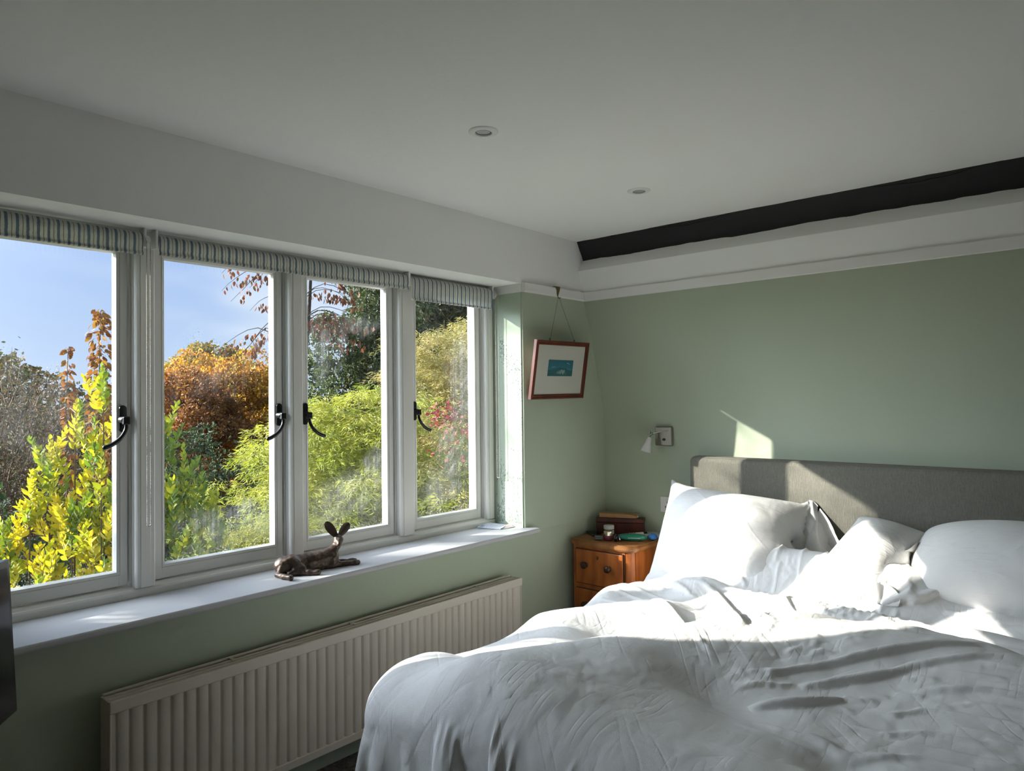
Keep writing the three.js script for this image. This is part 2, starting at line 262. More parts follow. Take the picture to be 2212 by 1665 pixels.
// ---------------------------------------------------------------- bed
const crumple = (() => {                               // creased cotton relief, 0.9 m tile
  const N = 1024; return grey(N, (u, v) => {
    const wu = u + 0.05 * (fbm(u * 4, v * 4, 2, 4, 61) - 0.5), wv = v + 0.05 * (fbm(u * 4, v * 4, 2, 4, 67) - 0.5);
    const dir = (a, b, s, o) => { const n = noise2((wu * a + wv * b) * s, (wv * a - wu * b) * s * 5, s * 5, o); return 1 - Math.min(1, Math.abs(n - 0.5) * 5); };   // long straight pressed creases
    return 0.62 * fbm(wu * 7, wv * 7, 4, 7, 3) + 0.07 * dir(1, 1, 4, 71) * noise2(u * 5, v * 5, 5, 5) + 0.07 * dir(1, -1, 3, 73) * noise2(u * 5, v * 5, 5, 15) + 0.05 * dir(1, 0, 9, 79) * noise2(u * 8, v * 8, 8, 25) + 0.03 * hash(u * N, v * N, 1);
  }, 1 / 0.9);
})();
M.sheet = std({ name: 'white_cotton', color: lin(0.77, 0.765, 0.75), roughness: 0.9, bumpMap: crumple, bumpScale: 0.016 });
M.bedbase = std({ name: 'bed_base_fabric', color: lin(0.30, 0.28, 0.25), roughness: 0.95 });
const weave = grey(512, (u, v, i, j) => 0.45 * noise2(u * 170, v * 24, 170, 4, 24) + 0.35 * (((i % 4) < 2) !== ((j % 6) < 3) ? 1 : 0) + 0.2 * hash(i, j, 3), 4);
const weaveColor = tex(512, 512, (u, v, i, j) => { const n = 0.90 + 0.10 * noise2(u * 128, v * 16, 128, 4, 16) + 0.10 * noise2(u * 256, v * 40, 256, 5, 40) + 0.06 * noise2(u * 20, v * 256, 20, 7, 256) + 0.10 * (hash(i, j, 9) - 0.5); return [0.475 * n, 0.465 * n, 0.425 * n]; }, true, 4);
M.headboard = std({ name: 'oatmeal_weave', map: weaveColor, roughness: 0.95, bumpMap: weave, bumpScale: 0.002 });
const HB = 3.305, BZ0 = 0.60, BZ1 = 2.17, FOOT = 1.30;
{
  const bed = thing('bed', 'double bed with a grey oatmeal fabric headboard against the sage green wall', 'bed');
  const hb = new RoundedBoxGeometry(0.10, 1.00, BZ1 - BZ0 + 0.03, 6, 0.03); hb.translate(HB + 0.055, 0.567, (BZ0 + BZ1) / 2);
  part(bed, 'headboard', uvm(hb.index ? hb.toNonIndexed() : hb), M.headboard);
  part(bed, 'mattress', box(FOOT + 0.03, HB - 0.004, 0.26, 0.48, BZ0 + 0.01, BZ1 - 0.01, 0.06), M.sheet);
  part(bed, 'bed_base', box(FOOT + 0.04, HB - 0.004, 0.06, 0.26, BZ0 + 0.02, BZ1 - 0.02, 0.02), M.bedbase);
  for (const [x, z] of [[FOOT + 0.12, BZ0 + 0.1], [FOOT + 0.12, BZ1 - 0.1], [HB - 0.12, BZ0 + 0.1], [HB - 0.12, BZ1 - 0.1]]) { const l = new THREE.CylinderGeometry(0.022, 0.018, 0.06, 16); l.translate(x, 0.03, z); part(bed, 'leg', l, M.black); }
}
// a small cloth solver: distance constraints, gravity, contact with friction ----------------
function solver(n) { return { n, p: new Float32Array(n * 3), q: new Float32Array(n * 3), cons: [], f: null }; }
function link(S, a, b, k, scale = 1) { const p = S.p, L = Math.hypot(p[a * 3] - p[b * 3], p[a * 3 + 1] - p[b * 3 + 1], p[a * 3 + 2] - p[b * 3 + 2]) * scale; S.cons.push(a, b, L, k); }
function freeze(S) { S.A = new Int32Array(S.cons.length / 4); S.B = new Int32Array(S.A.length); S.L = new Float32Array(S.A.length); S.K = new Float32Array(S.A.length); for (let i = 0; i < S.A.length; i++) { S.A[i] = S.cons[i * 4] * 3; S.B[i] = S.cons[i * 4 + 1] * 3; S.L[i] = S.cons[i * 4 + 2]; S.K[i] = S.cons[i * 4 + 3]; } S.cons = null; S.q.set(S.p); }
function relax(S, iters) {
  const { p, A, B, L, K } = S, m = A.length;
  for (let it = 0; it < iters; it++) for (let c = 0; c < m; c++) {
    const i = it & 1 ? m - 1 - c : c, a = A[i], b = B[i], dx = p[b] - p[a], dy = p[b + 1] - p[a + 1], dz = p[b + 2] - p[a + 2], l = Math.sqrt(dx * dx + dy * dy + dz * dz) + 1e-9, s = 0.5 * K[i] * (l - L[i]) / l;
    p[a] += dx * s; p[a + 1] += dy * s; p[a + 2] += dz * s; p[b] -= dx * s; p[b + 1] -= dy * s; p[b + 2] -= dz * s;
  }
}
function move(S, g, damp) { const { p, q } = S; for (let i = 0; i < p.length; i += 3) for (let c = 0; c < 3; c++) { const v = (p[i + c] - q[i + c]) * damp; q[i + c] = p[i + c]; p[i + c] += v + (c === 1 ? g : 0); } }
// the body under the duvet: mattress, filling and the heaps the photograph shows ------------
const HEAPS = [  // polyline of [x, z], height, half width towards the foot, towards the head
  [[[1.55, 0.98], [1.80, 1.10], [2.05, 1.20], [2.28, 1.34], [2.40, 1.56], [2.42, 1.82], [2.36, 2.10]], 0.125, 0.30, 0.13],
  [[[1.42, 0.62], [1.60, 0.70], [1.78, 0.76], [2.0, 0.80]], 0.035, 0.10, 0.10],
  [[[1.36, 0.95], [1.42, 1.25], [1.46, 1.6], [1.48, 2.0]], 0.05, 0.16, 0.16],
  [[[2.08, 0.62], [2.30, 0.74], [2.5, 0.9]], 0.045, 0.10, 0.09],
  [[[2.55, 0.60], [2.7, 0.74], [2.8, 0.95]], 0.05, 0.10, 0.08],
  [[[2.72, 0.95], [2.76, 1.3], [2.72, 1.7], [2.66, 2.1]], 0.07, 0.09, 0.07],
  [[[3.05, 0.62], [3.06, 0.95], [3.02, 1.3], [2.98, 1.65], [2.9, 2.1]], 0.09, 0.13, 0.3], [[[3.02, 0.86], [3.03, 1.2], [2.98, 1.6]], 0.115, 0.12, 0.3]];
const DENTS = [[1.86, 1.40, 0.10, 0.16, 0.055], [1.72, 1.80, 0.07, 0.10, 0.05], [2.14, 0.97, 0.12, 0.16, 0.045], [1.52, 0.82, 0.07, 0.12, 0.02]];
function heap(x, z) {
  let h = 0;
  for (const [pl, a, wf, wh] of HEAPS) {
    let best = 1e9, side = 0;
    for (let i = 0; i + 1 < pl.length; i++) { const [x0, z0] = pl[i], [x1, z1] = pl[i + 1], ex = x1 - x0, ez = z1 - z0, t = clamp(((x - x0) * ex + (z - z0) * ez) / (ex * ex + ez * ez)), dx = x - x0 - ex * t, dz = z - z0 - ez * t, d = dx * dx + dz * dz; if (d < best) { best = d; side = dx; } }
    const w = lerp(wf, wh, sstep(-0.08, 0.08, side)); h += a * Math.exp(-best / (w * w));
  }
  for (const [cx, cz, sx, sz, a] of DENTS) h -= a * Math.exp(-(((x - cx) / sx) ** 2) - ((z - cz) / sz) ** 2);
  return h;
}
const TOP0 = 0.520;
const heapTable = (() => { const N = 320, t = new Float32Array(N * N); for (let j = 0; j < N; j++) for (let i = 0; i < N; i++) t[j * N + i] = heap(1 + 2.4 * i / (N - 1), 0.3 + 2.1 * j / (N - 1)); return (x, z) => { const a = clamp((x - 1) / 2.4) * (N - 1.001), b = clamp((z - 0.3) / 2.1) * (N - 1.001), i = Math.floor(a), j = Math.floor(b), s = a - i, q = b - j; return lerp(lerp(t[j * N + i], t[j * N + i + 1], s), lerp(t[j * N + N + i], t[j * N + N + i + 1], s), q); }; })();
function bodyContact(p, i, fr, q) {                    // pushes a point out of the rounded body
  const x = p[i], y = p[i + 1], z = p[i + 2], R = 0.11, x0 = FOOT - 0.03, z0 = BZ0 - 0.075, z1 = BZ1 + 0.05, top = TOP0 + heapTable(x, z);
  if (y < 0.012) { p[i + 1] = 0.012; q[i] += (p[i] - q[i]) * 0.8; q[i + 2] += (p[i + 2] - q[i + 2]) * 0.8; }
  const cx = Math.max(x, x0 + R), cz = clamp(z, z0 + R, z1 - R), cy = Math.min(y, top - R), dx = x - cx, dy = y - cy, dz = z - cz, d2 = dx * dx + dy * dy + dz * dz;
  if (d2 > R * R) return;
  const d = Math.sqrt(d2);
  if (d < 1e-5) { if (y > top - 0.3) p[i + 1] = top; return; }
  const s = R / d; p[i] = cx + dx * s; p[i + 1] = cy + dy * s; p[i + 2] = cz + dz * s;
  for (let c = 0; c < 3; c++) if (c !== 1) p[i + c] -= (p[i + c] - q[i + c]) * fr;
  q[i + 1] = p[i + 1];
}
{
  const SP = 0.015, NU = 186, NV = 184, S = solver(NU * NV), EX = 0.80, EZ = 0.80, R = rng(5);
  const X1 = 3.06, Z00 = 0.20;
  // a flat sheet at rest; laid out gathered, then let out bit by bit while it clings, so that it buckles into folds
  for (let j = 0; j < NV; j++) for (let i = 0; i < NU; i++) { const k = (j * NU + i) * 3; S.p[k] = i * SP; S.p[k + 1] = 0; S.p[k + 2] = j * SP; }
  for (let j = 0; j < NV; j++) for (let i = 0; i < NU; i++) {
    const a = j * NU + i; if (i + 1 < NU) link(S, a, a + 1, 0.9); if (j + 1 < NV) link(S, a, a + NU, 0.9);
    if (i + 1 < NU && j + 1 < NV) { link(S, a, a + NU + 1, 0.25); link(S, a + 1, a + NU, 0.25); }
    if (i + 3 < NU) link(S, a, a + 3, 0.08); if (j + 3 < NV) link(S, a, a + 3 * NU, 0.08);
    if (i + 6 < NU) link(S, a, a + 6, 0.03); if (j + 6 < NV) link(S, a, a + 6 * NU, 0.03);
  }
  for (let j = 0; j < NV; j++) for (let i = 0; i < NU; i++) {
    const k = (j * NU + i) * 3, sx = i * SP, sz = j * SP;
    S.p[k] = X1 - sx * EX + 0.05 * (fbm(sx * 1.3, sz * 1.3, 2, 1 << 20, 41) - 0.5) + 0.03 * Math.sin(sz * 3.1); S.p[k + 2] = Z00 + sz * EZ + 0.05 * (fbm(sx * 1.7, sz * 1.7, 2, 1 << 20, 43) - 0.5);
    S.p[k + 1] = TOP0 + heapTable(S.p[k], clamp(S.p[k + 2], 0.55, 2.1)) + 0.004 + 0.02 * fbm(sx * 7 + sz * 2, sz * 5, 3, 1 << 20, 47) + 0.003 * R();
  }
  freeze(S);
  const L0 = S.L.slice(), grow = new Float32Array(L0.length), start = new Float32Array(L0.length);
  for (let c = 0; c < L0.length; c++) {
    const a = S.A[c] / 3, b = S.B[c] / 3, i = a % NU, j = Math.floor(a / NU), di = Math.abs((b % NU) - i), dj = Math.abs(Math.floor(b / NU) - j), x = S.p[a * 3], z = S.p[a * 3 + 2];
    const far = sstep(2.2, 2.5, x), foot = sstep(1.5, 1.3, x), near = (1 - far) * (1 - foot), rightSide = sstep(1.35, 1.7, z), patch = 0.6 + 0.8 * fbm(x * 3, z * 3, 2, 1 << 20, 77);
    const gx = 0.83 + patch * (0.13 * far + near * (0.035 + 0.09 * rightSide) + foot * 0.04), gz = 0.835 + patch * (0.05 * far + near * 0.04 + foot * 0.13);
    start[c] = Math.hypot(di * EX, dj * EZ) / Math.hypot(di, dj); grow[c] = Math.hypot(di * gx, dj * gz) / Math.hypot(di, dj);
  }
  const STEPS = 210;
  for (let step = 0; step < STEPS; step++) {
    const t = clamp(step / 130); for (let c = 0; c < L0.length; c++) S.L[c] = L0[c] * lerp(start[c], Math.max(start[c], grow[c]), t);
    move(S, -0.0009, step < 170 ? 0.9 : 0.75); relax(S, 6);
    for (let i = 0; i < S.p.length; i += 3) bodyContact(S.p, i, step < 140 ? 0.92 : 0.6, S.q);
  }
  // finer grid by Catmull-Rom, then small creases
  const F = 2, MU = (NU - 1) * F + 1, MV = (NV - 1) * F + 1, pos = new Float32Array(MU * MV * 3), uv = new Float32Array(MU * MV * 2), idx = [];
  const cr = (a, b, c, d, t) => 0.5 * (2 * b + (c - a) * t + (2 * a - 5 * b + 4 * c - d) * t * t + (3 * b - a - 3 * c + d) * t * t * t);
  const P = (i, j, c) => S.p[(clamp(j, 0, NV - 1) * NU + clamp(i, 0, NU - 1)) * 3 + c];
  for (let j = 0; j < MV; j++) for (let i = 0; i < MU; i++) {
    const a = i / F, b = j / F, i0 = Math.min(Math.floor(a), NU - 2), j0 = Math.min(Math.floor(b), NV - 2), s = a - i0, t = b - j0, k = j * MU + i;
    for (let c = 0; c < 3; c++) pos[k * 3 + c] = cr(...[-1, 0, 1, 2].map((q) => cr(P(i0 - 1, j0 + q, c), P(i0, j0 + q, c), P(i0 + 1, j0 + q, c), P(i0 + 2, j0 + q, c), s)), t);
    uv[k * 2] = a * SP; uv[k * 2 + 1] = b * SP;
    if (i + 1 < MU && j + 1 < MV) idx.push(k, k + MU, k + 1, k + 1, k + MU, k + MU + 1);
  }
  const g = new THREE.BufferGeometry(); g.setAttribute('position', new THREE.BufferAttribute(pos, 3)); g.setAttribute('uv', new THREE.BufferAttribute(uv, 2)); g.setIndex(idx); g.computeVertexNormals();
  { const n = g.attributes.normal; for (let k = 0; k < MU * MV; k++) { const u = uv[k * 2], v = uv[k * 2 + 1], w = 0.004 * (1 - Math.min(1, 5 * Math.abs(fbm(u * 5 + 2 * v, v * 7, 3, 1 << 20, 53) - 0.5))) * noise2(u * 4, v * 4, 1 << 20, 3); pos[k * 3] += n.getX(k) * w; pos[k * 3 + 1] += n.getY(k) * w; pos[k * 3 + 2] += n.getZ(k) * w; } g.computeVertexNormals(); }
  const t = thing('duvet', 'rumpled white cotton duvet heaped over the bed and hanging over its foot', 'duvet');
  part(t, 'duvet_cover', g, M.sheet);
}
// pillows: two sheets sewn round the edge and blown up, leaning on headboard and mattress ----
function pillow(name, label, { o, u, v, w, h, fl = 0, fl0 = 0, puff = 1, slack = 1.0, steps = 150, grav = 0.0006, seed = 1, floorY = 0.492, ruffle = 0.02, round = 0.15 }) {
  const d = 0.0145, nu = Math.round((w + fl + fl0) / d) + 1, nv = Math.round(h / d) + 1, N = nu * nv, S = solver(2 * N), U = V(...u).normalize(), W = V(...v).normalize(), n = U.clone().cross(W).normalize(), R = rng(seed), c0 = Math.round(fl0 / d), c1 = Math.round((w + fl0) / d);
  const id = (i, j, s) => s * N + j * nu + i;
  for (let s = 0; s < 2; s++) for (let j = 0; j < nv; j++) for (let i = 0; i < nu; i++) { const k = id(i, j, s) * 3, a = i / (nu - 1) * 2 - 1, b = j / (nv - 1) * 2 - 1, q = V(...o).addScaledVector(U, (a * Math.sqrt(1 - round * b * b / 2) + 1) * 0.5 * (nu - 1) * d).addScaledVector(W, (b * Math.sqrt(1 - round * a * a / 2) + 1) * 0.5 * (nv - 1) * d); S.p[k] = q.x; S.p[k + 1] = q.y; S.p[k + 2] = q.z; }
  for (let s = 0; s < 2; s++) for (let j = 0; j < nv; j++) for (let i = 0; i < nu; i++) {
    const a = id(i, j, s), F = i < c0 || i >= c1, sl = F ? 1.0 : slack, sv = F ? 1 + ruffle * 8 : slack;
    if (i + 1 < nu) link(S, a, id(i + 1, j, s), 0.9, sl); if (j + 1 < nv) link(S, a, id(i, j + 1, s), 0.9, sv);
    if (i + 1 < nu && j + 1 < nv) { link(S, a, id(i + 1, j + 1, s), 0.3, (sl + sv) / 2); link(S, id(i + 1, j, s), id(i, j + 1, s), 0.3, (sl + sv) / 2); }
    if (i + 3 < nu) link(S, a, id(i + 3, j, s), 0.06, sl); if (j + 3 < nv) link(S, a, id(i, j + 3, s), 0.06, sv);
  }
  const seam = []; for (let j = 0; j < nv; j++) for (let i = 0; i < nu; i++) if (j === 0 || j === nv - 1 || i === c0 || i === c1) seam.push(id(i, j, 0), id(i, j, 1));
  for (let s = 0; s < 2; s++) for (let j = 0; j < nv; j++) for (let i = 0; i < nu; i++) { const k = id(i, j, s) * 3, e = Math.sin(Math.PI * j / (nv - 1)) * (i >= c0 && i <= c1 ? Math.sin(Math.PI * clamp((i - c0) / (c1 - c0))) : 0.12), a = (s ? 1 : -1) * 0.05 * e + (i < c0 || i > c1 ? ruffle * 1.6 * (noise2(i * 0.5, j * 0.45, 1 << 20, seed) - 0.5) * (s ? 1.2 : 0.8) : 0.006 * (noise2(i * 0.3, j * 0.3, 1 << 20, seed + 3) - 0.5)); S.p[k] += n.x * a; S.p[k + 1] += n.y * a; S.p[k + 2] += n.z * a; }
  freeze(S);
  const p = S.p, push = (a, b, c, sg, f) => { const ux = p[b] - p[a], uy = p[b + 1] - p[a + 1], uz = p[b + 2] - p[a + 2], vx = p[c] - p[a], vy = p[c + 1] - p[a + 1], vz = p[c + 2] - p[a + 2], nx = (uy * vz - uz * vy) * sg * f, ny = (uz * vx - ux * vz) * sg * f, nz = (ux * vy - uy * vx) * sg * f; for (const q of [a, b, c]) { p[q] += nx; p[q + 1] += ny; p[q + 2] += nz; } };
  for (let st = 0; st < steps; st++) {
    move(S, -grav, 0.9);
    for (let s = 0; s < 2; s++) for (let j = 0; j + 1 < nv; j++) for (let i = c0; i < c1; i++) { const a = id(i, j, s) * 3, b = id(i + 1, j, s) * 3, c = id(i, j + 1, s) * 3, e = id(i + 1, j + 1, s) * 3, sg = s ? 1 : -1; push(a, b, c, sg, 1.6 * puff); push(b, e, c, sg, 1.6 * puff); }
    for (let r = 0; r < 2; r++) {
      relax(S, 4);
      for (let q = 0; q < seam.length; q += 2) { const a = seam[q] * 3, b = seam[q + 1] * 3; for (let c = 0; c < 3; c++) p[a + c] = p[b + c] = (p[a + c] + p[b + c]) / 2; }
      for (let i = 0; i < p.length; i += 3) {
        const top = Math.max(floorY, 0); if (p[i + 1] < top) { p[i + 1] = top; S.q[i] += (p[i] - S.q[i]) * 0.7; S.q[i + 2] += (p[i + 2] - S.q[i + 2]) * 0.7; }
        if (p[i] > HB - 0.004) { p[i] = HB - 0.004; S.q[i + 1] += (p[i + 1] - S.q[i + 1]) * 0.7; S.q[i + 2] += (p[i + 2] - S.q[i + 2]) * 0.7; }
      }
    }
  }
  const uv = new Float32Array(4 * N), idx = [];
  for (let s = 0; s < 2; s++) for (let j = 0; j < nv; j++) for (let i = 0; i < nu; i++) { const k = id(i, j, s); uv[k * 2] = i * d + seed * 0.37; uv[k * 2 + 1] = j * d + s * 0.41; if (i + 1 < nu && j + 1 < nv) { const a = k, b = id(i + 1, j, s), c = id(i, j + 1, s), e = id(i + 1, j + 1, s); if (s) idx.push(a, b, c, b, e, c); else idx.push(a, c, b, b, c, e); } }
  let g = new THREE.BufferGeometry(); g.setAttribute('position', new THREE.BufferAttribute(p.slice(), 3)); g.setIndex(idx);
  g.computeVertexNormals(); g.setAttribute('uv', new THREE.BufferAttribute(uv, 2));
  const t = thing(name, label, 'pillow', [0, 0, 0]); part(t, 'pillow_case', g, M.sheet); return t;
}
pillow('pillow', 'large white pillow propped upright against the left end of the headboard', { o: [2.95, 0.50, 0.480], u: [0.02, -0.015, 1], v: [0.26, 0.455, -0.105], w: 0.70, h: 0.57, fl: 0.26, puff: 1.0, slack: 1.02, seed: 3, round: 0.03, ruffle: 0.06, grav: 0.0003 });
pillow('pillow', 'white pillow lying at the right end of the bed, smooth and rounded', { o: [2.90, 0.545, 1.475], u: [0.0, -0.045, 1], v: [0.375, 0.315, 0.02], w: 0.88, h: 0.52, floorY: 0.53, puff: 1.2, slack: 1.0, seed: 9, round: 0.75, grav: 0.0003 });
pillow('pillow', 'small crumpled white pillow end standing between the two large pillows', { o: [2.85, 0.63, 1.225], u: [0.03, 0.02, 1], v: [0.20, 0.42, 0.0], w: 0.34, h: 0.45, fl: 0.07, puff: 1.0, slack: 1.03, seed: 15, round: 0.4, ruffle: 0.03, floorY: 0.60, grav: 0.0003 });
// ---------------------------------------------------------------- roller blinds
{
  const R = rng(77), W = 2048, stripes = [];           // one metre of ticking, 36 repeats, edges a little wavy
  for (let k = 0; k < 37; k++) stripes.push({ x: k / 37 + (R() - 0.5) * 0.002, w: 0.0080 + 0.0022 * (R() - 0.5), t: 0.0125 + 0.002 * (R() - 0.5), s: 1 + k });
  const fabric = tex(W, 128, (u, v) => {
    const n = 0.93 + 0.10 * (hash(u * 2048, v * 128, 3) - 0.5) + 0.06 * (fbm(u * 300, v * 12, 2, 1 << 20, 2) - 0.5); let c = [0.93 * n, 0.93 * n, 0.90 * n];
    for (const s of stripes) { let d = u - s.x; d -= Math.round(d); d -= 0.0016 * (noise2(v * 5, s.s * 3.7, 1 << 20, 4) - 0.5) + 0.0005 * (noise2(v * 30, s.s, 1 << 20, 6) - 0.5); if (Math.abs(d) < s.w / 2) c = [0.47 * n, 0.535 * n, 0.60 * n]; else if (Math.abs(d - s.t - 0.0013) < 0.0012) c = [0.60 * n, 0.60 * n, 0.52 * n]; }
    return c;
  });
  M.ticking = phys({ name: 'striped_ticking', map: fabric, roughness: 0.95, transmission: 0.4, thickness: 0, side: THREE.DoubleSide });
  M.chain = std({ name: 'bead_chain_plastic', color: lin(0.42, 0.41, 0.38), roughness: 0.4 });
  M.plastic = std({ name: 'white_plastic', color: lin(0.72, 0.71, 0.68), roughness: 0.4 });
  const bead = new THREE.SphereGeometry(0.0021, 6, 5);
  const blind = (label, x0, x1, bottom, chain, cz = -0.163) => {
    const t = thing('roller_blind', label, 'blind', [x0, 0, 0]), w = x1 - x0, prof = [], cy = 1.913, r = 0.0225;
    for (let k = 0; k <= 22; k++) { const a = Math.PI * 1.05 - (k / 22) * Math.PI * 1.08; prof.push([cz + r * Math.cos(a), cy + r * Math.sin(a)]); }
    prof.push([cz + r + 0.0005, cy - 0.02], [cz + r - 0.002, bottom + 0.02], [cz + r - 0.0015, bottom + 0.012], [cz + r + 0.002, bottom + 0.006], [cz + r + 0.001, bottom], [cz + r - 0.006, bottom - 0.001]);
    const g = new THREE.BufferGeometry(), pos = [], uv = [], idx = [], nx = 40; let len = 0;
    for (let j = 0; j < prof.length; j++) { if (j) len += Math.hypot(prof[j][0] - prof[j - 1][0], prof[j][1] - prof[j - 1][1]); for (let i = 0; i <= nx; i++) { const x = w * i / nx; pos.push(x, prof[j][1] + 0.0012 * (noise2(x * 9, 2, 1 << 20, 7) - 0.5), prof[j][0] + 0.0012 * (noise2(x * 14, j * 0.2, 1 << 20, 9) - 0.5)); uv.push((x + x0), len / 0.16); } }
    for (let j = 0; j + 1 < prof.length; j++) for (let i = 0; i < nx; i++) { const a = j * (nx + 1) + i; idx.push(a, a + nx + 1, a + 1, a + 1, a + nx + 1, a + nx + 2); }
    g.setAttribute('position', new THREE.Float32BufferAttribute(pos, 3)); g.setAttribute('uv', new THREE.Float32BufferAttribute(uv, 2)); g.setIndex(idx); g.computeVertexNormals(); part(t, 'fabric', g, M.ticking);
    const tb = new THREE.CylinderGeometry(0.019, 0.019, w, 20); tb.rotateZ(Math.PI / 2); tb.translate(w / 2, cy, cz); part(t, 'tube', tb, M.plastic);
    const bar = new THREE.CylinderGeometry(0.004, 0.004, w - 0.004, 8); bar.rotateZ(Math.PI / 2); bar.translate(w / 2, bottom + 0.005, cz + r - 0.003); part(t, 'bottom_bar', bar, M.plastic);
    for (const e of [-0.012, w + 0.003]) part(t, 'bracket', box(e, e + 0.009, cy - 0.026, SOFFIT, cz - 0.02, cz + 0.021, 0.004), M.plastic);
    if (chain) {
      const [cx, low, dz, side] = chain, drum = new THREE.CylinderGeometry(0.021, 0.021, 0.012, 24); drum.rotateZ(Math.PI / 2); drum.translate(cx - x0, cy - 0.006, cz + 0.006); part(t, 'chain_wheel', drum, M.plastic);
      const pts = [], h = cy - 0.008; for (const s of [-1, 1]) for (let y = h; y > low + 0.006; y -= 0.0046) pts.push(V(cx - x0 + (side ? 0 : s * 0.0058), y, cz + 0.03 + (side ? s * 0.009 : 0)));
      for (let k = 0; k <= 6; k++) { const a = Math.PI * k / 6; pts.push(V(cx - x0 + (side ? 0 : 0.0058 * Math.cos(a)), low + 0.004 - 0.004 * Math.sin(a), cz + 0.03 + (side ? 0.009 * Math.cos(a) : 0))); }
      const im = new THREE.InstancedMesh(bead, M.chain, pts.length), m = new THREE.Matrix4(); im.name = 'bead_chain'; im.userData.kind = 'stuff'; pts.forEach((p, i) => im.setMatrixAt(i, m.makeTranslation(p.x, p.y, p.z))); t.add(im);
    }
  };
  blind('blue striped roller blind rolled up over the leftmost pane', 0.40, 0.946, 1.860, [0.960, 0.966, 0, false]);
  blind('widest blue striped roller blind, rolled up over the two middle panes', 0.998, 2.082, 1.868, null);
  blind('blue striped roller blind hanging lowest, over the right hand pane', 2.114, 2.654, 1.827, [2.676, 0.966, 0, true], -0.178);
}
// ---------------------------------------------------------------- radiator under the sill
{
  const t = thing('radiator', 'long cream double panel radiator with vertical flutes, below the window sill', 'radiator', [0, 0, 0]);
  const X0r = 0.756, X1r = 2.548, top = 0.525, bot = 0.108, zf = 0.112, zb = 0.040, prof = [];
  // fluted front: raised flats with rounded shoulders, 39 mm apart
  const P = 0.0389, n = Math.floor((X1r - X0r - 0.03) / P), fl = [];
  fl.push([X0r + 0.002, zf - 0.006], [X0r + 0.012, zf - 0.006]);
  for (let k = 0; k < n; k++) { const x = X0r + 0.018 + k * P; for (const [a, d] of [[0, 0.0055], [0.0035, 0.0012], [0.006, 0], [0.0275, 0], [0.030, 0.0012], [0.0325, 0.0062], [0.0345, 0.0068], [0.037, 0.0068]]) fl.push([x + a, zf - 0.001 - d]); }
  fl.push([X1r - 0.012, zf - 0.006], [X1r - 0.002, zf - 0.006], [X1r - 0.002, zf - 0.03], [X0r + 0.002, zf - 0.03]);
  part(t, 'front_panel', sweep(fl, 'y', bot + 0.022, top - 0.036, 0.5), M.radiator);
  part(t, 'top_band', box(X0r - 0.001, X1r + 0.001, top - 0.038, top - 0.001, zf - 0.006, zf + 0.0025, 0.004), M.radiator);
  part(t, 'bottom_band', box(X0r, X1r, bot, bot + 0.030, zf - 0.012, zf + 0.001, 0.004), M.radiator);
  part(t, 'top_grille', [box(X0r + 0.002, X1r - 0.002, top - 0.014, top - 0.006, zb, zf - 0.004), box(X0r + 0.002, X1r - 0.002, top - 0.010, top - 0.002, zb + 0.018, zb + 0.026, 0.002), box(X0r + 0.002, X1r - 0.002, top - 0.010, top - 0.002, zb + 0.044, zb + 0.052, 0.002)], M.radiator);
  part(t, 'back_panel', [box(X0r + 0.004, X1r - 0.004, bot, top - 0.006, zb - 0.004, zb + 0.010, 0.004), box(X0r + 0.004, X1r - 0.004, top - 0.02, top + 0.002, zb - 0.006, zb + 0.003, 0.002)], M.radiator);
  for (const x of [X0r, X1r - 0.006]) part(t, 'end_cap', box(x, x + 0.006, bot + 0.004, top - 0.004, zb, zf - 0.002, 0.0025), M.radiator);
  for (let k = 0; k < 3; k++) { const x = [1.14, 1.62, 2.30][k]; part(t, 'clip', box(x, x + 0.012, top - 0.006, top + 0.001, zb + 0.002, zb + 0.03, 0.002), M.radiator); }
  for (const x of [X0r + 0.25, X1r - 0.25]) part(t, 'wall_bracket', box(x, x + 0.03, bot + 0.05, top - 0.06, 0.001, zb), M.radiator);
  const v = [new THREE.CylinderGeometry(0.008, 0.008, 0.12, 12), new THREE.CylinderGeometry(0.013, 0.013, 0.04, 12)]; v[0].translate(X1r + 0.02, 0.06, 0.075); v[1].translate(X1r + 0.02, 0.135, 0.075);
  part(t, 'valve', v, M.gloss); part(t, 'valve_tail', [box(X1r - 0.006, X1r + 0.02, 0.128, 0.142, 0.068, 0.082, 0.004)], M.gloss);
}
// ---------------------------------------------------------------- recessed ceiling lights (off)
{
  const ring = lathe([[0.0255, -0.001], [0.0265, -0.0045], [0.030, -0.0055], [0.043, -0.0038], [0.0485, -0.0014], [0.0485, 0]], 40), glass = lathe([[0.0001, -0.0005], [0.020, -0.0008], [0.0255, -0.001]], 32), seat = lathe([[0.0225, -0.0012], [0.0262, -0.0030], [0.0275, -0.0055]], 32);
  M.lens = std({ name: 'frosted_lens', color: lin(0.42, 0.44, 0.44), roughness: 0.25 }); M.seat = std({ name: 'lamp_rim', color: lin(0.16, 0.16, 0.155), roughness: 0.5 });
  [[1.651, 0.744, 'unlit round white ceiling light nearer the camera'], [2.571, 0.765, 'unlit round white ceiling light nearer the black beam']].forEach(([x, z, label]) => { const t = thing('ceiling_light', label, 'light', [x, CEIL, z]); part(t, 'bezel', ring, M.gloss); part(t, 'rim', seat, M.seat); part(t, 'lens', glass, M.lens); });
}
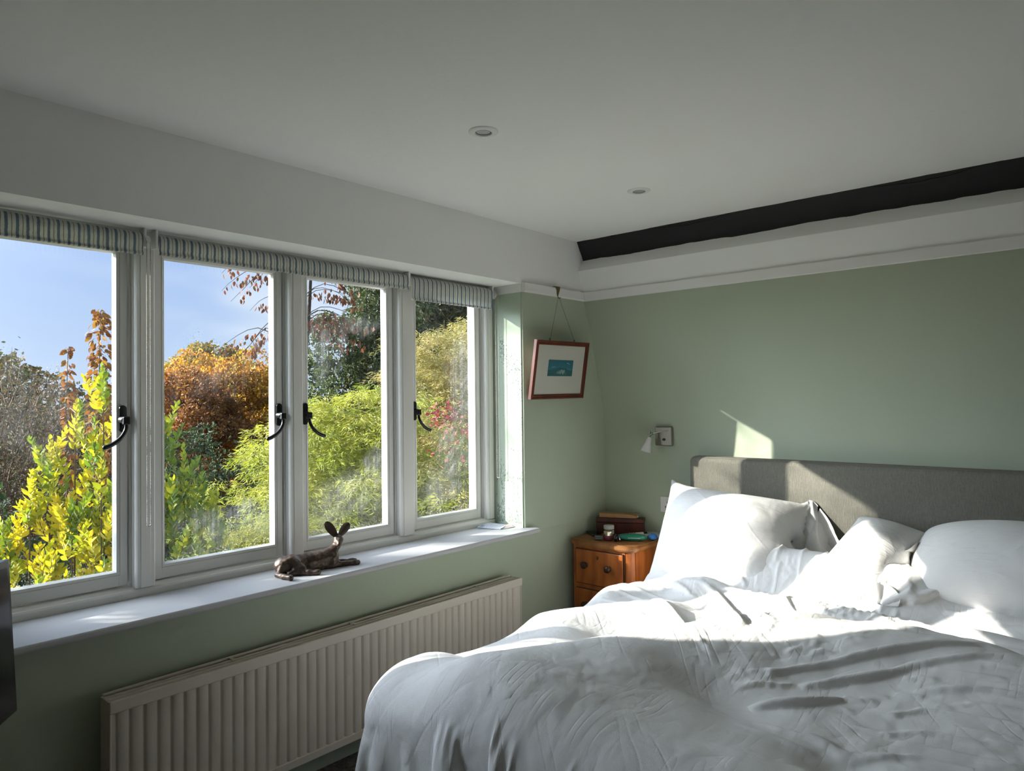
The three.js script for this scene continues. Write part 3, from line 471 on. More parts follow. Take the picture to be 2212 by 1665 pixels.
// ---------------------------------------------------------------- framed print on its rail hook
{
  const wood = tex(256, 256, (u, v) => { const g = fbm(u * 40, v * 3, 4, 1 << 20, 5), n = 0.75 + 0.5 * g; return [0.38 * n, 0.165 * n, 0.09 * n]; });
  M.mahogany = std({ name: 'red_brown_frame', map: wood, roughness: 0.35 });
  const c = document.createElement('canvas'); c.width = 640; c.height = 260; const k = c.getContext('2d'), R = rng(5);
  const gr = k.createLinearGradient(0, 0, 0, 150); gr.addColorStop(0, '#0f5e70'); gr.addColorStop(1, '#14788a'); k.fillStyle = gr; k.fillRect(0, 0, 640, 260);
  k.fillStyle = '#0d5560'; k.beginPath(); k.moveTo(0, 160); k.quadraticCurveTo(180, 150, 300, 118); k.quadraticCurveTo(420, 130, 640, 165); k.lineTo(640, 260); k.lineTo(0, 260); k.fill();
  for (let i = 0; i < 900; i++) { const x = R() * 640, y = 150 + R() * 110; k.fillStyle = ['rgba(30,110,90,.5)', 'rgba(15,80,70,.5)', 'rgba(60,140,110,.4)', 'rgba(20,95,100,.5)'][i % 4]; k.fillRect(x, y, 4 + R() * 16, 2 + R() * 5); }
  for (let i = 0; i < 62; i++) { const x = 190 + (R() + R()) * 165, y = 150 + R() * 55, l = 14 + R() * 30; k.strokeStyle = ['rgba(225,232,226,.85)', 'rgba(200,215,212,.8)', 'rgba(160,190,188,.7)'][i % 3]; k.lineWidth = 2 + R() * 4; k.beginPath(); k.moveTo(x, y); k.quadraticCurveTo(x + (R() - 0.5) * 14, y + l * 0.5, x + (R() - 0.5) * 12, y + l); k.stroke(); }
  for (const [x, y, a, b] of [[470, 52, 560, 66], [480, 48, 520, 44], [90, 118, 180, 110], [500, 140, 522, 150], [545, 142, 556, 160], [585, 152, 596, 166]]) { k.strokeStyle = 'rgba(200,220,218,.8)'; k.lineWidth = 5; k.beginPath(); k.moveTo(x, y); k.lineTo(a, b); k.stroke(); }
  const print = new THREE.CanvasTexture(c); print.colorSpace = THREE.SRGBColorSpace;
  const t = thing('framed_picture', 'small framed picture with a wide pale mount, hanging by string beside the window', 'picture', [2.945, 1.517, 0.052]);
  t.rotation.set(0.165, 0, 0.012);
  const w = 0.2235, h = 0.1515, f = 0.024, mould = (a, b) => [[0, -0.011], [0, 0.006], [0.003, 0.010], [0.010, 0.009], [0.013, 0.005], [0.019, 0.007], [f, 0.0035], [f, -0.011]];
  const bars = []; for (const s of [-1, 1]) { bars.push(sweep(mould().map(([d, z]) => [s * (w - d), z]), 'y', -h, h, 0.4)); bars.push(sweep(mould().map(([d, z]) => [z, s * (h - d)]), 'x', -w + 0.002, w - 0.002, 0.4)); }
  part(t, 'frame', bars, M.mahogany);
  part(t, 'mount', box(-w + f - 0.002, w - f + 0.002, -h + f - 0.002, h - f + 0.002, -0.006, 0.000), std({ name: 'mount_board', color: lin(0.58, 0.565, 0.50), roughness: 0.9 }));
  const pg = new THREE.BoxGeometry(0.209, 0.085, 0.001); pg.translate(0.0, 0.010, 0.0008); part(t, 'print', pg, std({ name: 'teal_print', map: print, roughness: 0.8 }));
  const gl = new THREE.PlaneGeometry(2 * (w - f), 2 * (h - f)); gl.translate(0, 0, 0.002); part(t, 'glass', gl, phys({ name: 'picture_glass', color: lin(0.98, 0.98, 0.98), transmission: 1, roughness: 0.05, thickness: 0 }));
  const inv = (p) => t.worldToLocal(p.clone()); t.updateMatrixWorld(true);
  const hookAt = V(2.970, 1.903, 0.026);
  for (const x of [-0.107, 0.10]) { const a = V(x, h + 0.002, -0.004), b = inv(hookAt.clone().add(V(x > 0 ? 0.003 : -0.003, 0.001, 0.002))); part(t, 'string', tube([a, a.clone().lerp(b, 0.5), b], 0.0009, 4, 5), std({ name: 'cord', color: lin(0.10, 0.09, 0.07), roughness: 0.9 })); const rg = new THREE.TorusGeometry(0.005, 0.0011, 6, 16); rg.translate(x, h + 0.005, -0.006); part(t, 'screw_eye', rg, M.black); }
  const hk = thing('picture_hook', 'brass picture rail hook holding the string of the framed picture', 'hook', [0, 0, 0]), s = new THREE.Shape([[-0.020, 0.0], [0.020, 0.0], [0.019, -0.012], [0.006, -0.040], [0.0, -0.052], [-0.006, -0.040], [-0.007, -0.02]].map(([x, y]) => new THREE.Vector2(x, y)));
  const pl = new THREE.ExtrudeGeometry(s, { depth: 0.002, bevelEnabled: true, bevelSize: 0.0008, bevelThickness: 0.0008, bevelSegments: 1 }); pl.translate(2.972, 1.960, 0.0195);
  M.brass = std({ name: 'old_brass', color: lin(0.17, 0.125, 0.06), roughness: 0.4, metalness: 0.8 });
  part(hk, 'plate', [pl, box(2.952, 2.992, 1.957, 1.961, -0.001, 0.021)], M.brass);
  part(hk, 'hook_tip', tube([V(2.972, 1.916, 0.021), V(2.972, 1.902, 0.024), V(2.976, 1.898, 0.030), V(2.980, 1.903, 0.033)], 0.0024, 12, 7), M.brass);
}
// ---------------------------------------------------------------- reading lamp and socket on the headboard wall
{
  const t = thing('wall_lamp', 'small wall reading lamp with a frosted white cone shade, switched off', 'lamp', [3.4215, 1.158, 0.394]);
  M.nickel = std({ name: 'brushed_nickel', color: lin(0.34, 0.31, 0.27), roughness: 0.38, metalness: 0.85 }); M.chrome = std({ name: 'chrome', color: lin(0.55, 0.54, 0.50), roughness: 0.15, metalness: 1 });
  part(t, 'back_plate', box(-0.022, 0, -0.051, 0.051, -0.051, 0.051, 0.006), M.nickel);
  part(t, 'arm', tube([V(-0.022, 0.030, 0.030), V(-0.040, 0.029, 0.012), V(-0.062, 0.022, -0.020), V(-0.070, 0.018, -0.034)], 0.0028, 14, 7), M.chrome);
  const jt = new THREE.CylinderGeometry(0.006, 0.006, 0.030, 16); jt.rotateX(1.1); jt.translate(-0.074, 0.011, -0.046); const jt2 = new THREE.CylinderGeometry(0.0035, 0.0035, 0.036, 10); jt2.rotateZ(-0.2); jt2.translate(-0.076, 0.012, -0.050); part(t, 'joint', [jt, jt2], M.chrome);
  const sh = lathe([[0.0105, 0], [0.0145, -0.012], [0.019, -0.035], [0.0255, -0.060], [0.0305, -0.080], [0.0295, -0.081], [0.0245, -0.060], [0.018, -0.035], [0.0135, -0.012], [0.0095, -0.001]], 36); sh.rotateX(0.18); sh.rotateZ(-0.22); sh.translate(-0.078, -0.004, -0.050);
  part(t, 'lamp_shade', sh, phys({ name: 'frosted_glass', color: lin(0.86, 0.85, 0.82), roughness: 0.9, transmission: 0.3, thickness: 0 }));
  const kn = new THREE.CylinderGeometry(0.006, 0.007, 0.012, 14); kn.rotateZ(Math.PI / 2); kn.translate(-0.028, -0.017, 0.006); part(t, 'switch', kn, M.black); const kr = new THREE.TorusGeometry(0.0085, 0.002, 8, 20); kr.rotateY(Math.PI / 2); kr.translate(-0.023, -0.017, 0.006); part(t, 'switch_ring', kr, M.chrome);
  const so = thing('wall_socket', 'white socket plate low on the wall beside the large pillow', 'socket', [3.4225, 0.79, 0.405]); part(so, 'plate', box(-0.009, 0, -0.043, 0.043, -0.043, 0.043, 0.003), M.plastic); for (const [y, z] of [[0.012, 0], [-0.012, -0.011], [-0.012, 0.011]]) part(so, 'slot', box(-0.0095, -0.0085, y - 0.005, y + 0.005, z - 0.002, z + 0.002), M.gasket); part(so, 'rocker', box(-0.012, -0.008, 0.018, 0.034, -0.006, 0.006, 0.001), M.plastic);
}
// ---------------------------------------------------------------- pine bedside chest and what stands on it
const woodTex = (seed, a, b, freq = 7) => tex(512, 512, (u, v) => { const w = fbm(u * 2, v * 2, 3, 2, seed), kx = (u - 0.62), kv = (v - 0.37) * 2.2, knot = Math.exp(-(kx * kx + kv * kv) * 90), r = (u * freq + w * 1.6 + knot * 1.2) % 1, ring = Math.pow(Math.abs(r - 0.5) * 2, 1.6), f = fbm(u * 70, v * 3, 3, 1 << 20, seed + 2), t = clamp(0.55 * ring + 0.45 * f), n = 0.9 + 0.2 * fbm(u * 6, v * 6, 2, 6, seed); return [0, 1, 2].map((c) => lerp(a[c], b[c], t) * n * (1 - 0.6 * knot)); }, true, 2);
{
  M.pine = std({ name: 'honey_pine', map: woodTex(3, [0.76, 0.44, 0.20], [0.58, 0.29, 0.11]), roughness: 0.38 }); M.pineTop = std({ name: 'worn_pine_top', map: woodTex(8, [0.62, 0.42, 0.22], [0.44, 0.26, 0.12], 5), roughness: 0.45 }); M.knob = std({ name: 'dark_turned_wood', color: lin(0.045, 0.018, 0.009), roughness: 0.3 });
  const t = thing('bedside_chest', 'honey pine bedside chest of drawers with round knobs in the corner', 'chest', [0, 0, 0]), x0 = 3.05, x1 = 3.405, z0 = 0.045, z1 = 0.405, top = 0.625, rc = 0.034;
  // carcass with a rounded front corner on the room side
  const pr = [[x1, z0], [x1, z1]]; for (let k = 0; k <= 8; k++) { const a = Math.PI / 2 + (k / 8) * Math.PI / 2; pr.push([x0 + rc + rc * Math.cos(a), z1 - rc + rc * Math.sin(a)]); } pr.push([x0, z0]);
  part(t, 'carcass', sweep(pr, 'y', 0.05, top - 0.028, 0.5), M.pine);
  const plinth = pr.map(([x, z]) => [x === x1 ? x : x - 0.006, z + (z > 0.2 ? 0.006 : -0.006)]); part(t, 'plinth', sweep(plinth, 'y', 0, 0.06, 0.5), M.pine);
  // top board with rounded corners and a stepped ogee edge
  const slab = (o, y0, y1) => { const p = [], X = x0 - o, Z0 = z0 - o + 0.006, Z1 = z1 + o, r = 0.045; p.push([x1 + 0.008, Z0], [x1 + 0.008, Z1]); for (let k = 0; k <= 8; k++) { const a = Math.PI / 2 + (k / 8) * Math.PI / 2; p.push([X + r + r * Math.cos(a), Z1 - r + r * Math.sin(a)]); } for (let k = 0; k <= 8; k++) { const a = Math.PI + (k / 8) * Math.PI / 2; p.push([X + r + r * Math.cos(a), Z0 + r + r * Math.sin(a)]); } return sweep(p, 'y', y0, y1, 0.5); };
  part(t, 'top', [slab(0.018, top - 0.030, top - 0.024), slab(0.025, top - 0.024, top - 0.020), slab(0.028, top - 0.020, top - 0.008), slab(0.025, top - 0.008, top - 0.004), slab(0.017, top - 0.004, top)], M.pineTop);
  for (let d = 0; d < 2; d++) {
    const y1 = 0.575 - d * 0.205, y0 = y1 - 0.175, g = new RoundedBoxGeometry(0.016, y1 - y0, 0.290, 2, 0.003); g.translate(x0 - 0.004, (y0 + y1) / 2, 0.212);
    const dr = part(t, 'drawer', uvm(g), M.pine), cock = [box(x0 - 0.007, x0 + 0.001, y0 - 0.004, y0, 0.066, 0.358), box(x0 - 0.007, x0 + 0.001, y1, y1 + 0.004, 0.066, 0.358), box(x0 - 0.007, x0 + 0.001, y0, y1, 0.063, 0.067), box(x0 - 0.007, x0 + 0.001, y0, y1, 0.357, 0.361)]; part(dr, 'cock_bead', cock, M.knob);
    for (const z of [0.131, 0.278]) { const k = lathe([[0.0001, 0.033], [0.010, 0.032], [0.0165, 0.027], [0.0185, 0.021], [0.016, 0.014], [0.010, 0.009], [0.0095, 0.004], [0.014, 0.001], [0.014, 0]], 24); k.rotateZ(Math.PI / 2); k.translate(x0 - 0.012, (y0 + y1) / 2 + 0.01, z); part(dr, 'knob', k, M.knob); }
    const es = new THREE.Shape(); es.absellipse(0, 0, 0.0055, 0.010, 0, Math.PI * 2); const eg = new THREE.ExtrudeGeometry(es, { depth: 0.0015, bevelEnabled: false }); eg.rotateY(-Math.PI / 2); eg.translate(x0 - 0.012, (y0 + y1) / 2 + 0.055, 0.205); part(dr, 'keyhole', eg, M.brass);
  }
  part(t, 'corner_groove', [box(x0 - 0.0006, x0 + 0.004, 0.07, top - 0.032, 0.3655, 0.3690), box(x0 + rc - 0.001, x0 + rc + 0.003, 0.07, top - 0.032, z1 - 0.004, z1 + 0.0006)], M.knob);
  const Y = top;
  // dark wooden box set across the corner
  M.boxWood = std({ name: 'red_brown_box_wood', map: woodTex(12, [0.34, 0.13, 0.07], [0.20, 0.07, 0.045], 4), roughness: 0.5 });
  const bx = thing('wooden_box', 'dark red brown wooden box at the back of the bedside chest', 'box', [3.318, Y, 0.170], -Math.PI / 2 + 0.42); // front faces the room
  part(bx, 'body', box(-0.128, 0.128, 0, 0.062, -0.033, 0.038, 0.003), M.boxWood); part(bx, 'lid', box(-0.130, 0.130, 0.0635, 0.086, -0.035, 0.040, 0.003), M.boxWood);
  const pk = thing('paper_packet', 'open brown paper packet lying on the wooden box', 'packet', [3.318, Y + 0.0865, 0.158], -Math.PI / 2 + 0.40); M.kraft = std({ name: 'kraft_paper', color: lin(0.36, 0.20, 0.09), roughness: 0.85 });
  { const g = new THREE.BoxGeometry(0.205, 0.022, 0.06, 20, 4, 6), p = g.attributes.position; for (let i = 0; i < p.count; i++) { const x = p.getX(i), y = p.getY(i), e = clamp((x - 0.02) / 0.085); p.setY(i, (y + 0.011) * (1 - 0.55 * e * e) + 0.0012 * noise2(x * 60, y * 200 + p.getZ(i) * 70, 1 << 20, 4)); p.setZ(i, p.getZ(i) * (1 - 0.25 * e) + 0.0015 * noise2(x * 50, y * 90, 1 << 20, 8)); } g.computeVertexNormals(); part(pk, 'wrapper', g, M.kraft); part(pk, 'flap', box(-0.09, 0.11, 0.0205, 0.0225, -0.036, -0.022, 0.0008), M.kraft); const lb = box(0.070, 0.104, 0.002, 0.012, 0.022, 0.030, 0.003); lb.rotateY(0.2); part(pk, 'paper_slip', lb, M.plastic, 'white paper slip'); }
  // jars
  const jr = thing('cream_jar', 'glass jar with a white lid and label standing before the wooden box', 'jar', [3.228, Y, 0.152]), label = (() => { const c = document.createElement('canvas'); c.width = 256; c.height = 96; const k = c.getContext('2d'); k.fillStyle = '#c9cbc8'; k.fillRect(0, 0, 256, 96); k.fillStyle = '#555'; for (let i = 0; i < 9; i++) k.fillRect(20 + (i % 3) * 78, 20 + Math.floor(i / 3) * 20, 40 + (i * 7) % 22, 5); k.fillStyle = '#23262a'; k.fillRect(150, 0, 26, 96); const t = new THREE.CanvasTexture(c); t.colorSpace = THREE.SRGBColorSpace; return t; })();
  part(jr, 'glass', lathe([[0.0001, 0.001], [0.025, 0.001], [0.0275, 0.004], [0.0275, 0.032], [0.025, 0.036], [0.0001, 0.037]], 36), std({ name: 'dark_jar', color: lin(0.025, 0.03, 0.03), roughness: 0.12 })); part(jr, 'lid', lathe([[0.0285, 0.035], [0.0285, 0.052], [0.027, 0.0545], [0.0001, 0.055]], 36), M.plastic); part(jr, 'label', lathe([[0.0278, 0.010], [0.0278, 0.031]], 36), std({ name: 'jar_label', map: label, roughness: 0.7 }));
  const j2 = thing('cream_jar', 'small pink cream jar with a pale metal lid, at the front of the chest top', 'jar', [3.118, Y, 0.222]);
  part(j2, 'glass', lathe([[0.0001, 0.0005], [0.023, 0.0005], [0.0255, 0.003], [0.0265, 0.020], [0.025, 0.0245], [0.0001, 0.025]], 36), std({ name: 'plum_glass', color: lin(0.16, 0.028, 0.055), roughness: 0.15 })); part(j2, 'lid', lathe([[0.0235, 0.0245], [0.0242, 0.026], [0.0242, 0.046], [0.0225, 0.048], [0.0001, 0.0482]], 36), std({ name: 'champagne_metal', color: lin(0.60, 0.53, 0.42), roughness: 0.25, metalness: 0.9 }));
  const gc = thing('glasses_case', 'long dark green glasses case lying beside the jars', 'case', [3.178, Y + 0.0005, 0.330], -Math.PI / 2 + 0.50);
  { const g = new THREE.SphereGeometry(1, 40, 24), p = g.attributes.position; for (let i = 0; i < p.count; i++) { const x = p.getX(i), y = p.getY(i), z = p.getZ(i), s = (v, e) => Math.sign(v) * Math.pow(Math.abs(v), e); p.setXYZ(i, s(x, 0.72) * 0.076, 0.018 + s(y, 0.75) * 0.018, s(z, 0.8) * 0.028); } g.computeVertexNormals(); part(gc, 'shell', g, std({ name: 'green_leatherette', color: lin(0.008, 0.135, 0.085), roughness: 0.32 }));
    const lettering = []; const Rr = rng(3); for (let i = 0; i < 15; i++) { const l = box(-0.020 + i * 0.0042, -0.0172 + i * 0.0042, 0.0165, 0.0165 + 0.0025 + 0.001 * Rr(), 0.0273, 0.0281); lettering.push(l); } part(gc, 'lettering', lettering, std({ name: 'silver_print', color: lin(0.55, 0.6, 0.55), roughness: 0.4 })); }
  const ph = thing('phone', 'thin black phone lying flat at the back left of the chest top', 'phone', [3.205, Y, 0.072], 0.9); part(ph, 'body', box(-0.065, 0.065, 0.0005, 0.008, -0.03, 0.03, 0.003), M.black);
  const tn = thing('lip_balm', 'small dark green tin beside the pink jar', 'tin', [3.085, Y, 0.182], 0.6); part(tn, 'body', box(-0.012, 0.012, 0.0005, 0.019, -0.020, 0.020, 0.004), std({ name: 'dark_green_tin', color: lin(0.012, 0.03, 0.028), roughness: 0.3 })); part(tn, 'lid', box(-0.0125, 0.0125, 0.0185, 0.022, -0.0205, 0.0205, 0.0015), std({ name: 'grey_lid', color: lin(0.12, 0.13, 0.12), roughness: 0.4 }));
  const wt = thing('wristwatch', 'dark wristwatch coiled between the pink jar and the green case', 'watch', [3.112, Y, 0.272], 0.5); { const st = new THREE.TorusGeometry(0.017, 0.004, 8, 28); st.scale(1, 1, 2.0); st.rotateX(0.2); st.translate(0, 0.0185, 0); part(wt, 'strap', st, M.black); const f = new THREE.CylinderGeometry(0.013, 0.013, 0.006, 24); f.rotateX(Math.PI / 2); f.rotateY(0.4); f.translate(-0.006, 0.014, 0.016); part(wt, 'dial', f, M.chrome); }
  const tb = thing('ointment_tube', 'white tube with dark bands lying behind the green case', 'tube', [3.275, Y + 0.0125, 0.292], -0.55); { const g = new THREE.CylinderGeometry(0.011, 0.012, 0.085, 20, 6); g.rotateZ(Math.PI / 2); part(tb, 'body', g, std({ name: 'cream_tube', color: lin(0.55, 0.50, 0.40), roughness: 0.4 })); for (const x of [-0.03, -0.02, -0.01]) { const b = new THREE.CylinderGeometry(0.0118, 0.0120, 0.003, 20); b.rotateZ(Math.PI / 2); b.translate(x, 0, 0); part(tb, 'band', b, M.black); } const cp = new THREE.CylinderGeometry(0.0125, 0.0125, 0.02, 20); cp.rotateZ(Math.PI / 2); cp.translate(0.052, 0, 0); part(tb, 'cap', cp, M.black); }
  const tp = thing('tissue_packet', 'flat white tissue packet at the back right of the chest top', 'packet', [3.352, Y, 0.345], 0.3); part(tp, 'wrapper', box(-0.045, 0.045, 0.0005, 0.016, -0.05, 0.05, 0.006), std({ name: 'pale_film', color: lin(0.42, 0.42, 0.40), roughness: 0.3 }));
  const bp = thing('blue_pouch', 'bright blue knitted pouch at the pillow end of the chest top', 'pouch', [3.262, Y, 0.402], 0.3); { const g = new THREE.SphereGeometry(1, 28, 18), p = g.attributes.position; for (let i = 0; i < p.count; i++) { const x = p.getX(i), y = p.getY(i), z = p.getZ(i), b = 1 + 0.05 * Math.sin(x * 26) * Math.sin(z * 26); p.setXYZ(i, x * 0.034 * b, 0.0165 + y * 0.016 * b, z * 0.024 * b); } g.computeVertexNormals(); part(bp, 'body', g, std({ name: 'blue_wool', color: lin(0.035, 0.16, 0.42), roughness: 0.9 })); }
}
// ---------------------------------------------------------------- papers on the sill
{
  const paper = (() => { const c = document.createElement('canvas'); c.width = c.height = 256; const k = c.getContext('2d'), R = rng(8); k.fillStyle = '#c9cdd6'; k.fillRect(0, 0, 256, 256); for (let i = 0; i < 26; i++) { k.fillStyle = ['rgba(70,80,110,.45)', 'rgba(120,130,160,.35)', 'rgba(60,60,70,.35)'][i % 3]; k.fillRect(14 + R() * 40, 10 + i * 9, 90 + R() * 110, 3); } k.fillStyle = 'rgba(90,110,160,.5)'; k.fillRect(20, 18, 90, 40); const t = new THREE.CanvasTexture(c); t.colorSpace = THREE.SRGBColorSpace; return t; })();
  M.paper = std({ name: 'printed_paper', map: paper, roughness: 0.6 });
  const sheet = (w, d, lift, seed) => { const g = new THREE.BoxGeometry(w, 0.0012, d, 16, 1, 16), p = g.attributes.position; for (let i = 0; i < p.count; i++) { const x = p.getX(i) / w + 0.5, z = p.getZ(i) / d + 0.5; p.setY(i, p.getY(i) + 0.0008 + lift * Math.pow(clamp(x * 0.6 + (1 - z) * 0.6 - 0.2), 2) + 0.001 * noise2(x * 3, z * 3, 1 << 20, seed)); } g.computeVertexNormals(); return g; };
  const a = thing('magazine', 'folded magazine lying at the right end of the window sill', 'magazine', [2.616, SILL + 0.0006, -0.140], 0.42); for (let k = 0; k < 3; k++) { const m = part(a, 'page', sheet(0.105, 0.125, 0.006 + 0.003 * k, k), M.paper); m.position.set(0.002 * k, 0.0018 * k, -0.001 * k); }
  const b = thing('leaflet', 'brown printed leaflet tucked under the magazine by the reveal', 'leaflet', [2.655, SILL + 0.0004, -0.080], -0.15); const pm = M.paper.clone(); pm.color = lin(0.72, 0.60, 0.52); part(b, 'page', sheet(0.075, 0.045, 0.012, 9), pm);
}
// ---------------------------------------------------------------- television at the left edge
{
  const r = V(0.466, 0.674, 0.385), d = V(-0.6, 0, 0.8), w = 0.62, turn = Math.atan2(-d.z, d.x) + Math.PI; // local +x runs to the right edge seen from the bed
  const t = thing('television', 'black flat television at the left edge of the picture, before the sill', 'television', [r.x + d.x * w / 2, 0.62, r.z + d.z * w / 2], turn);
  t.rotation.set(0, turn, 0);
  const scr = new THREE.Group(); scr.name = 'display'; scr.position.set(0, 0.054, 0); t.add(scr); scr.rotation.x = -0.05;
  part(scr, 'casing', box(-w / 2, w / 2, 0, 0.345, -0.024, 0.004, 0.004), M.black); part(scr, 'screen', box(-w / 2 + 0.016, w / 2 - 0.016, 0.02, 0.329, 0.0035, 0.0055), std({ name: 'dark_screen', color: lin(0.01, 0.011, 0.013), roughness: 0.12 }));
  part(scr, 'edge_highlight', box(w / 2 - 0.002, w / 2 + 0.0012, 0.004, 0.341, -0.010, -0.004), M.chrome);  // bright strip added for the highlight along the casing edge
  part(t, 'foot', [box(-0.12, 0.12, 0, 0.008, -0.08, 0.07, 0.003), box(-0.02, 0.02, 0.006, 0.07, -0.02, -0.005, 0.003)], M.black);
  const s = thing('television_stand', 'small pine stand carrying the television, left of the picture edge', 'stand', [0.16, 0, 0.70], 0); part(s, 'top', box(-0.20, 0.16, 0.595, 0.62, -0.17, 0.19, 0.004), M.pine); for (const [x, z] of [[-0.18, -0.15], [0.14, -0.15], [-0.18, 0.17], [0.14, 0.17]]) part(s, 'leg', box(x - 0.016, x + 0.016, 0, 0.595, z - 0.016, z + 0.016, 0.003), M.pine);
}
// ---------------------------------------------------------------- bronze hare on the sill: one smooth field, meshed
{
  const C = [ // ax, ay, az, bx, by, bz, ra, rb (above the sill, x along it)
    [1.428, 0.032, -0.098, 1.520, 0.031, -0.082, 0.035, 0.035], [1.520, 0.031, -0.082, 1.606, 0.040, -0.066, 0.035, 0.034], [1.50, 0.012, -0.072, 1.60, 0.012, -0.058, 0.022, 0.022], [1.606, 0.046, -0.066, 1.640, 0.080, -0.066, 0.025, 0.0145], [1.640, 0.080, -0.066, 1.646, 0.100, -0.063, 0.0145, 0.0165], [1.645, 0.100, -0.061, 1.633, 0.088, -0.040, 0.0165, 0.0095],
    [1.612, 0.030, -0.050, 1.602, 0.014, -0.044, 0.019, 0.013], [1.602, 0.013, -0.044, 1.690, 0.009, -0.018, 0.0115, 0.0085], [1.690, 0.009, -0.018, 1.703, 0.009, -0.013, 0.0105, 0.0095], [1.630, 0.026, -0.082, 1.625, 0.013, -0.080, 0.017, 0.012], [1.625, 0.012, -0.080, 1.700, 0.009, -0.050, 0.011, 0.0085], [1.700, 0.009, -0.050, 1.712, 0.009, -0.046, 0.0105, 0.0095],
    [1.448, 0.044, -0.080, 1.466, 0.020, -0.045, 0.027, 0.019], [1.466, 0.020, -0.045, 1.424, 0.010, -0.052, 0.018, 0.010], [1.428, 0.040, -0.088, 1.396, 0.012, -0.076, 0.022, 0.010], [1.388, 0.009, -0.078, 1.390, 0.010, -0.030, 0.0075, 0.0085], [1.390, 0.010, -0.030, 1.394, 0.0105, 0.003, 0.0085, 0.0115], [1.446, 0.009, -0.048, 1.480, 0.010, -0.012, 0.0085, 0.0085], [1.480, 0.010, -0.012, 1.505, 0.011, 0.010, 0.0085, 0.0120]];
  const earAt = [[V(1.6395, 0.113, -0.066), V(1.599, 0.179, -0.088), 0.0165], [V(1.654, 0.112, -0.070), V(1.722, 0.156, -0.094), 0.0155]];
  const view = V(-0.55, 0.2, 0.81).normalize();
  const smin = (a, b, k) => { const h = Math.max(k - Math.abs(a - b), 0) / k; return Math.min(a, b) - h * h * k * 0.25; };
  const field = (x, y, z) => {
    let d = 1;
    for (const [ax, ay, az, bx, by, bz, ra, rb] of C) { const ex = bx - ax, ey = by - ay, ez = bz - az, t = clamp(((x - ax) * ex + (y - ay) * ey + (z - az) * ez) / (ex * ex + ey * ey + ez * ez)); d = smin(d, Math.hypot(x - ax - ex * t, y - ay - ey * t, z - az - ez * t) - lerp(ra, rb, t), 0.011); }
    const toes = (cx, cz, dx, dz) => { const u = (x - cx) * dx + (z - cz) * dz, v = -(x - cx) * dz + (z - cz) * dx; return u > -0.013 && u < 0.012 && y > 0.004 ? 0.0022 * Math.pow(Math.abs(Math.sin(v * 430)), 8) * sstep(-0.013, -0.002, u) : 0; };
    d += toes(1.394, 0.003, 0.1, 1) * (Math.hypot(x - 1.394, z - 0.003) < 0.02 ? 1 : 0) + (Math.hypot(x - 1.505, z - 0.010) < 0.02 ? toes(1.505, 0.010, 0.75, 0.66) : 0) + (Math.hypot(x - 1.703, z + 0.013) < 0.018 ? toes(1.703, -0.013, 0.95, 0.3) : 0);
    d += 0.0016 * (noise3(x * 120, y * 160, z * 120, 3) - 0.5) + 0.0030 * (noise3(x * 34 - y * 20, y * 60 + x * 10, z * 60, 5) - 0.5);
    const eye = Math.hypot(x - 1.6345, y - 0.1015, z + 0.052) - 0.0035; d = Math.max(d, -eye);
    return Math.max(d, 0.0006 - y);
  };
  // surface nets
  const lo = [1.365, -0.003, -0.145], cell = 0.00235, N = [158, 84, 76], F = new Float32Array(N[0] * N[1] * N[2]), at = (i, j, k) => (k * N[1] + j) * N[0] + i;
  for (let k = 0; k < N[2]; k++) for (let j = 0; j < N[1]; j++) for (let i = 0; i < N[0]; i++) F[at(i, j, k)] = field(lo[0] + i * cell, lo[1] + j * cell, lo[2] + k * cell);
  const vid = new Int32Array(F.length).fill(-1), pos = [], idx = [];
  for (let k = 0; k + 1 < N[2]; k++) for (let j = 0; j + 1 < N[1]; j++) for (let i = 0; i + 1 < N[0]; i++) {
    let m = 0, sx = 0, sy = 0, sz = 0, n = 0; const v = []; for (let c = 0; c < 8; c++) { const f = F[at(i + (c & 1), j + ((c >> 1) & 1), k + (c >> 2))]; v.push(f); if (f < 0) m |= 1 << c; } if (m === 0 || m === 255) continue;
    for (let c = 0; c < 8; c++) for (const b of [1, 2, 4]) if (!(c & b)) { const a = v[c], e = v[c | b]; if ((a < 0) !== (e < 0)) { const t = a / (a - e); sx += (c & 1) + (b === 1 ? t : 0); sy += ((c >> 1) & 1) + (b === 2 ? t : 0); sz += (c >> 2) + (b === 4 ? t : 0); n++; } }
    vid[at(i, j, k)] = pos.length / 3; pos.push(lo[0] + (i + sx / n) * cell, lo[1] + (j + sy / n) * cell, lo[2] + (k + sz / n) * cell);
  }
  for (let k = 1; k + 1 < N[2]; k++) for (let j = 1; j + 1 < N[1]; j++) for (let i = 1; i + 1 < N[0]; i++) {
    const a = F[at(i, j, k)] < 0; const quad = (p, q, r, s, flip) => { if (p < 0 || q < 0 || r < 0 || s < 0) return; if (flip) idx.push(p, q, r, p, r, s); else idx.push(p, r, q, p, s, r); };
    if (a !== F[at(i + 1, j, k)] < 0) quad(vid[at(i, j - 1, k - 1)], vid[at(i, j, k - 1)], vid[at(i, j, k)], vid[at(i, j - 1, k)], a);
    if (a !== F[at(i, j + 1, k)] < 0) quad(vid[at(i - 1, j, k - 1)], vid[at(i - 1, j, k)], vid[at(i, j, k)], vid[at(i, j, k - 1)], a);
    if (a !== F[at(i, j, k + 1)] < 0) quad(vid[at(i - 1, j - 1, k)], vid[at(i, j - 1, k)], vid[at(i, j, k)], vid[at(i - 1, j, k)], a);
  }
  const g = new THREE.BufferGeometry(); g.setAttribute('position', new THREE.Float32BufferAttribute(pos.map((v, i) => (i % 3 === 0 ? v - 1.55 : i % 3 === 2 ? v + 0.07 : v)), 3)); g.setIndex(idx); g.computeVertexNormals();
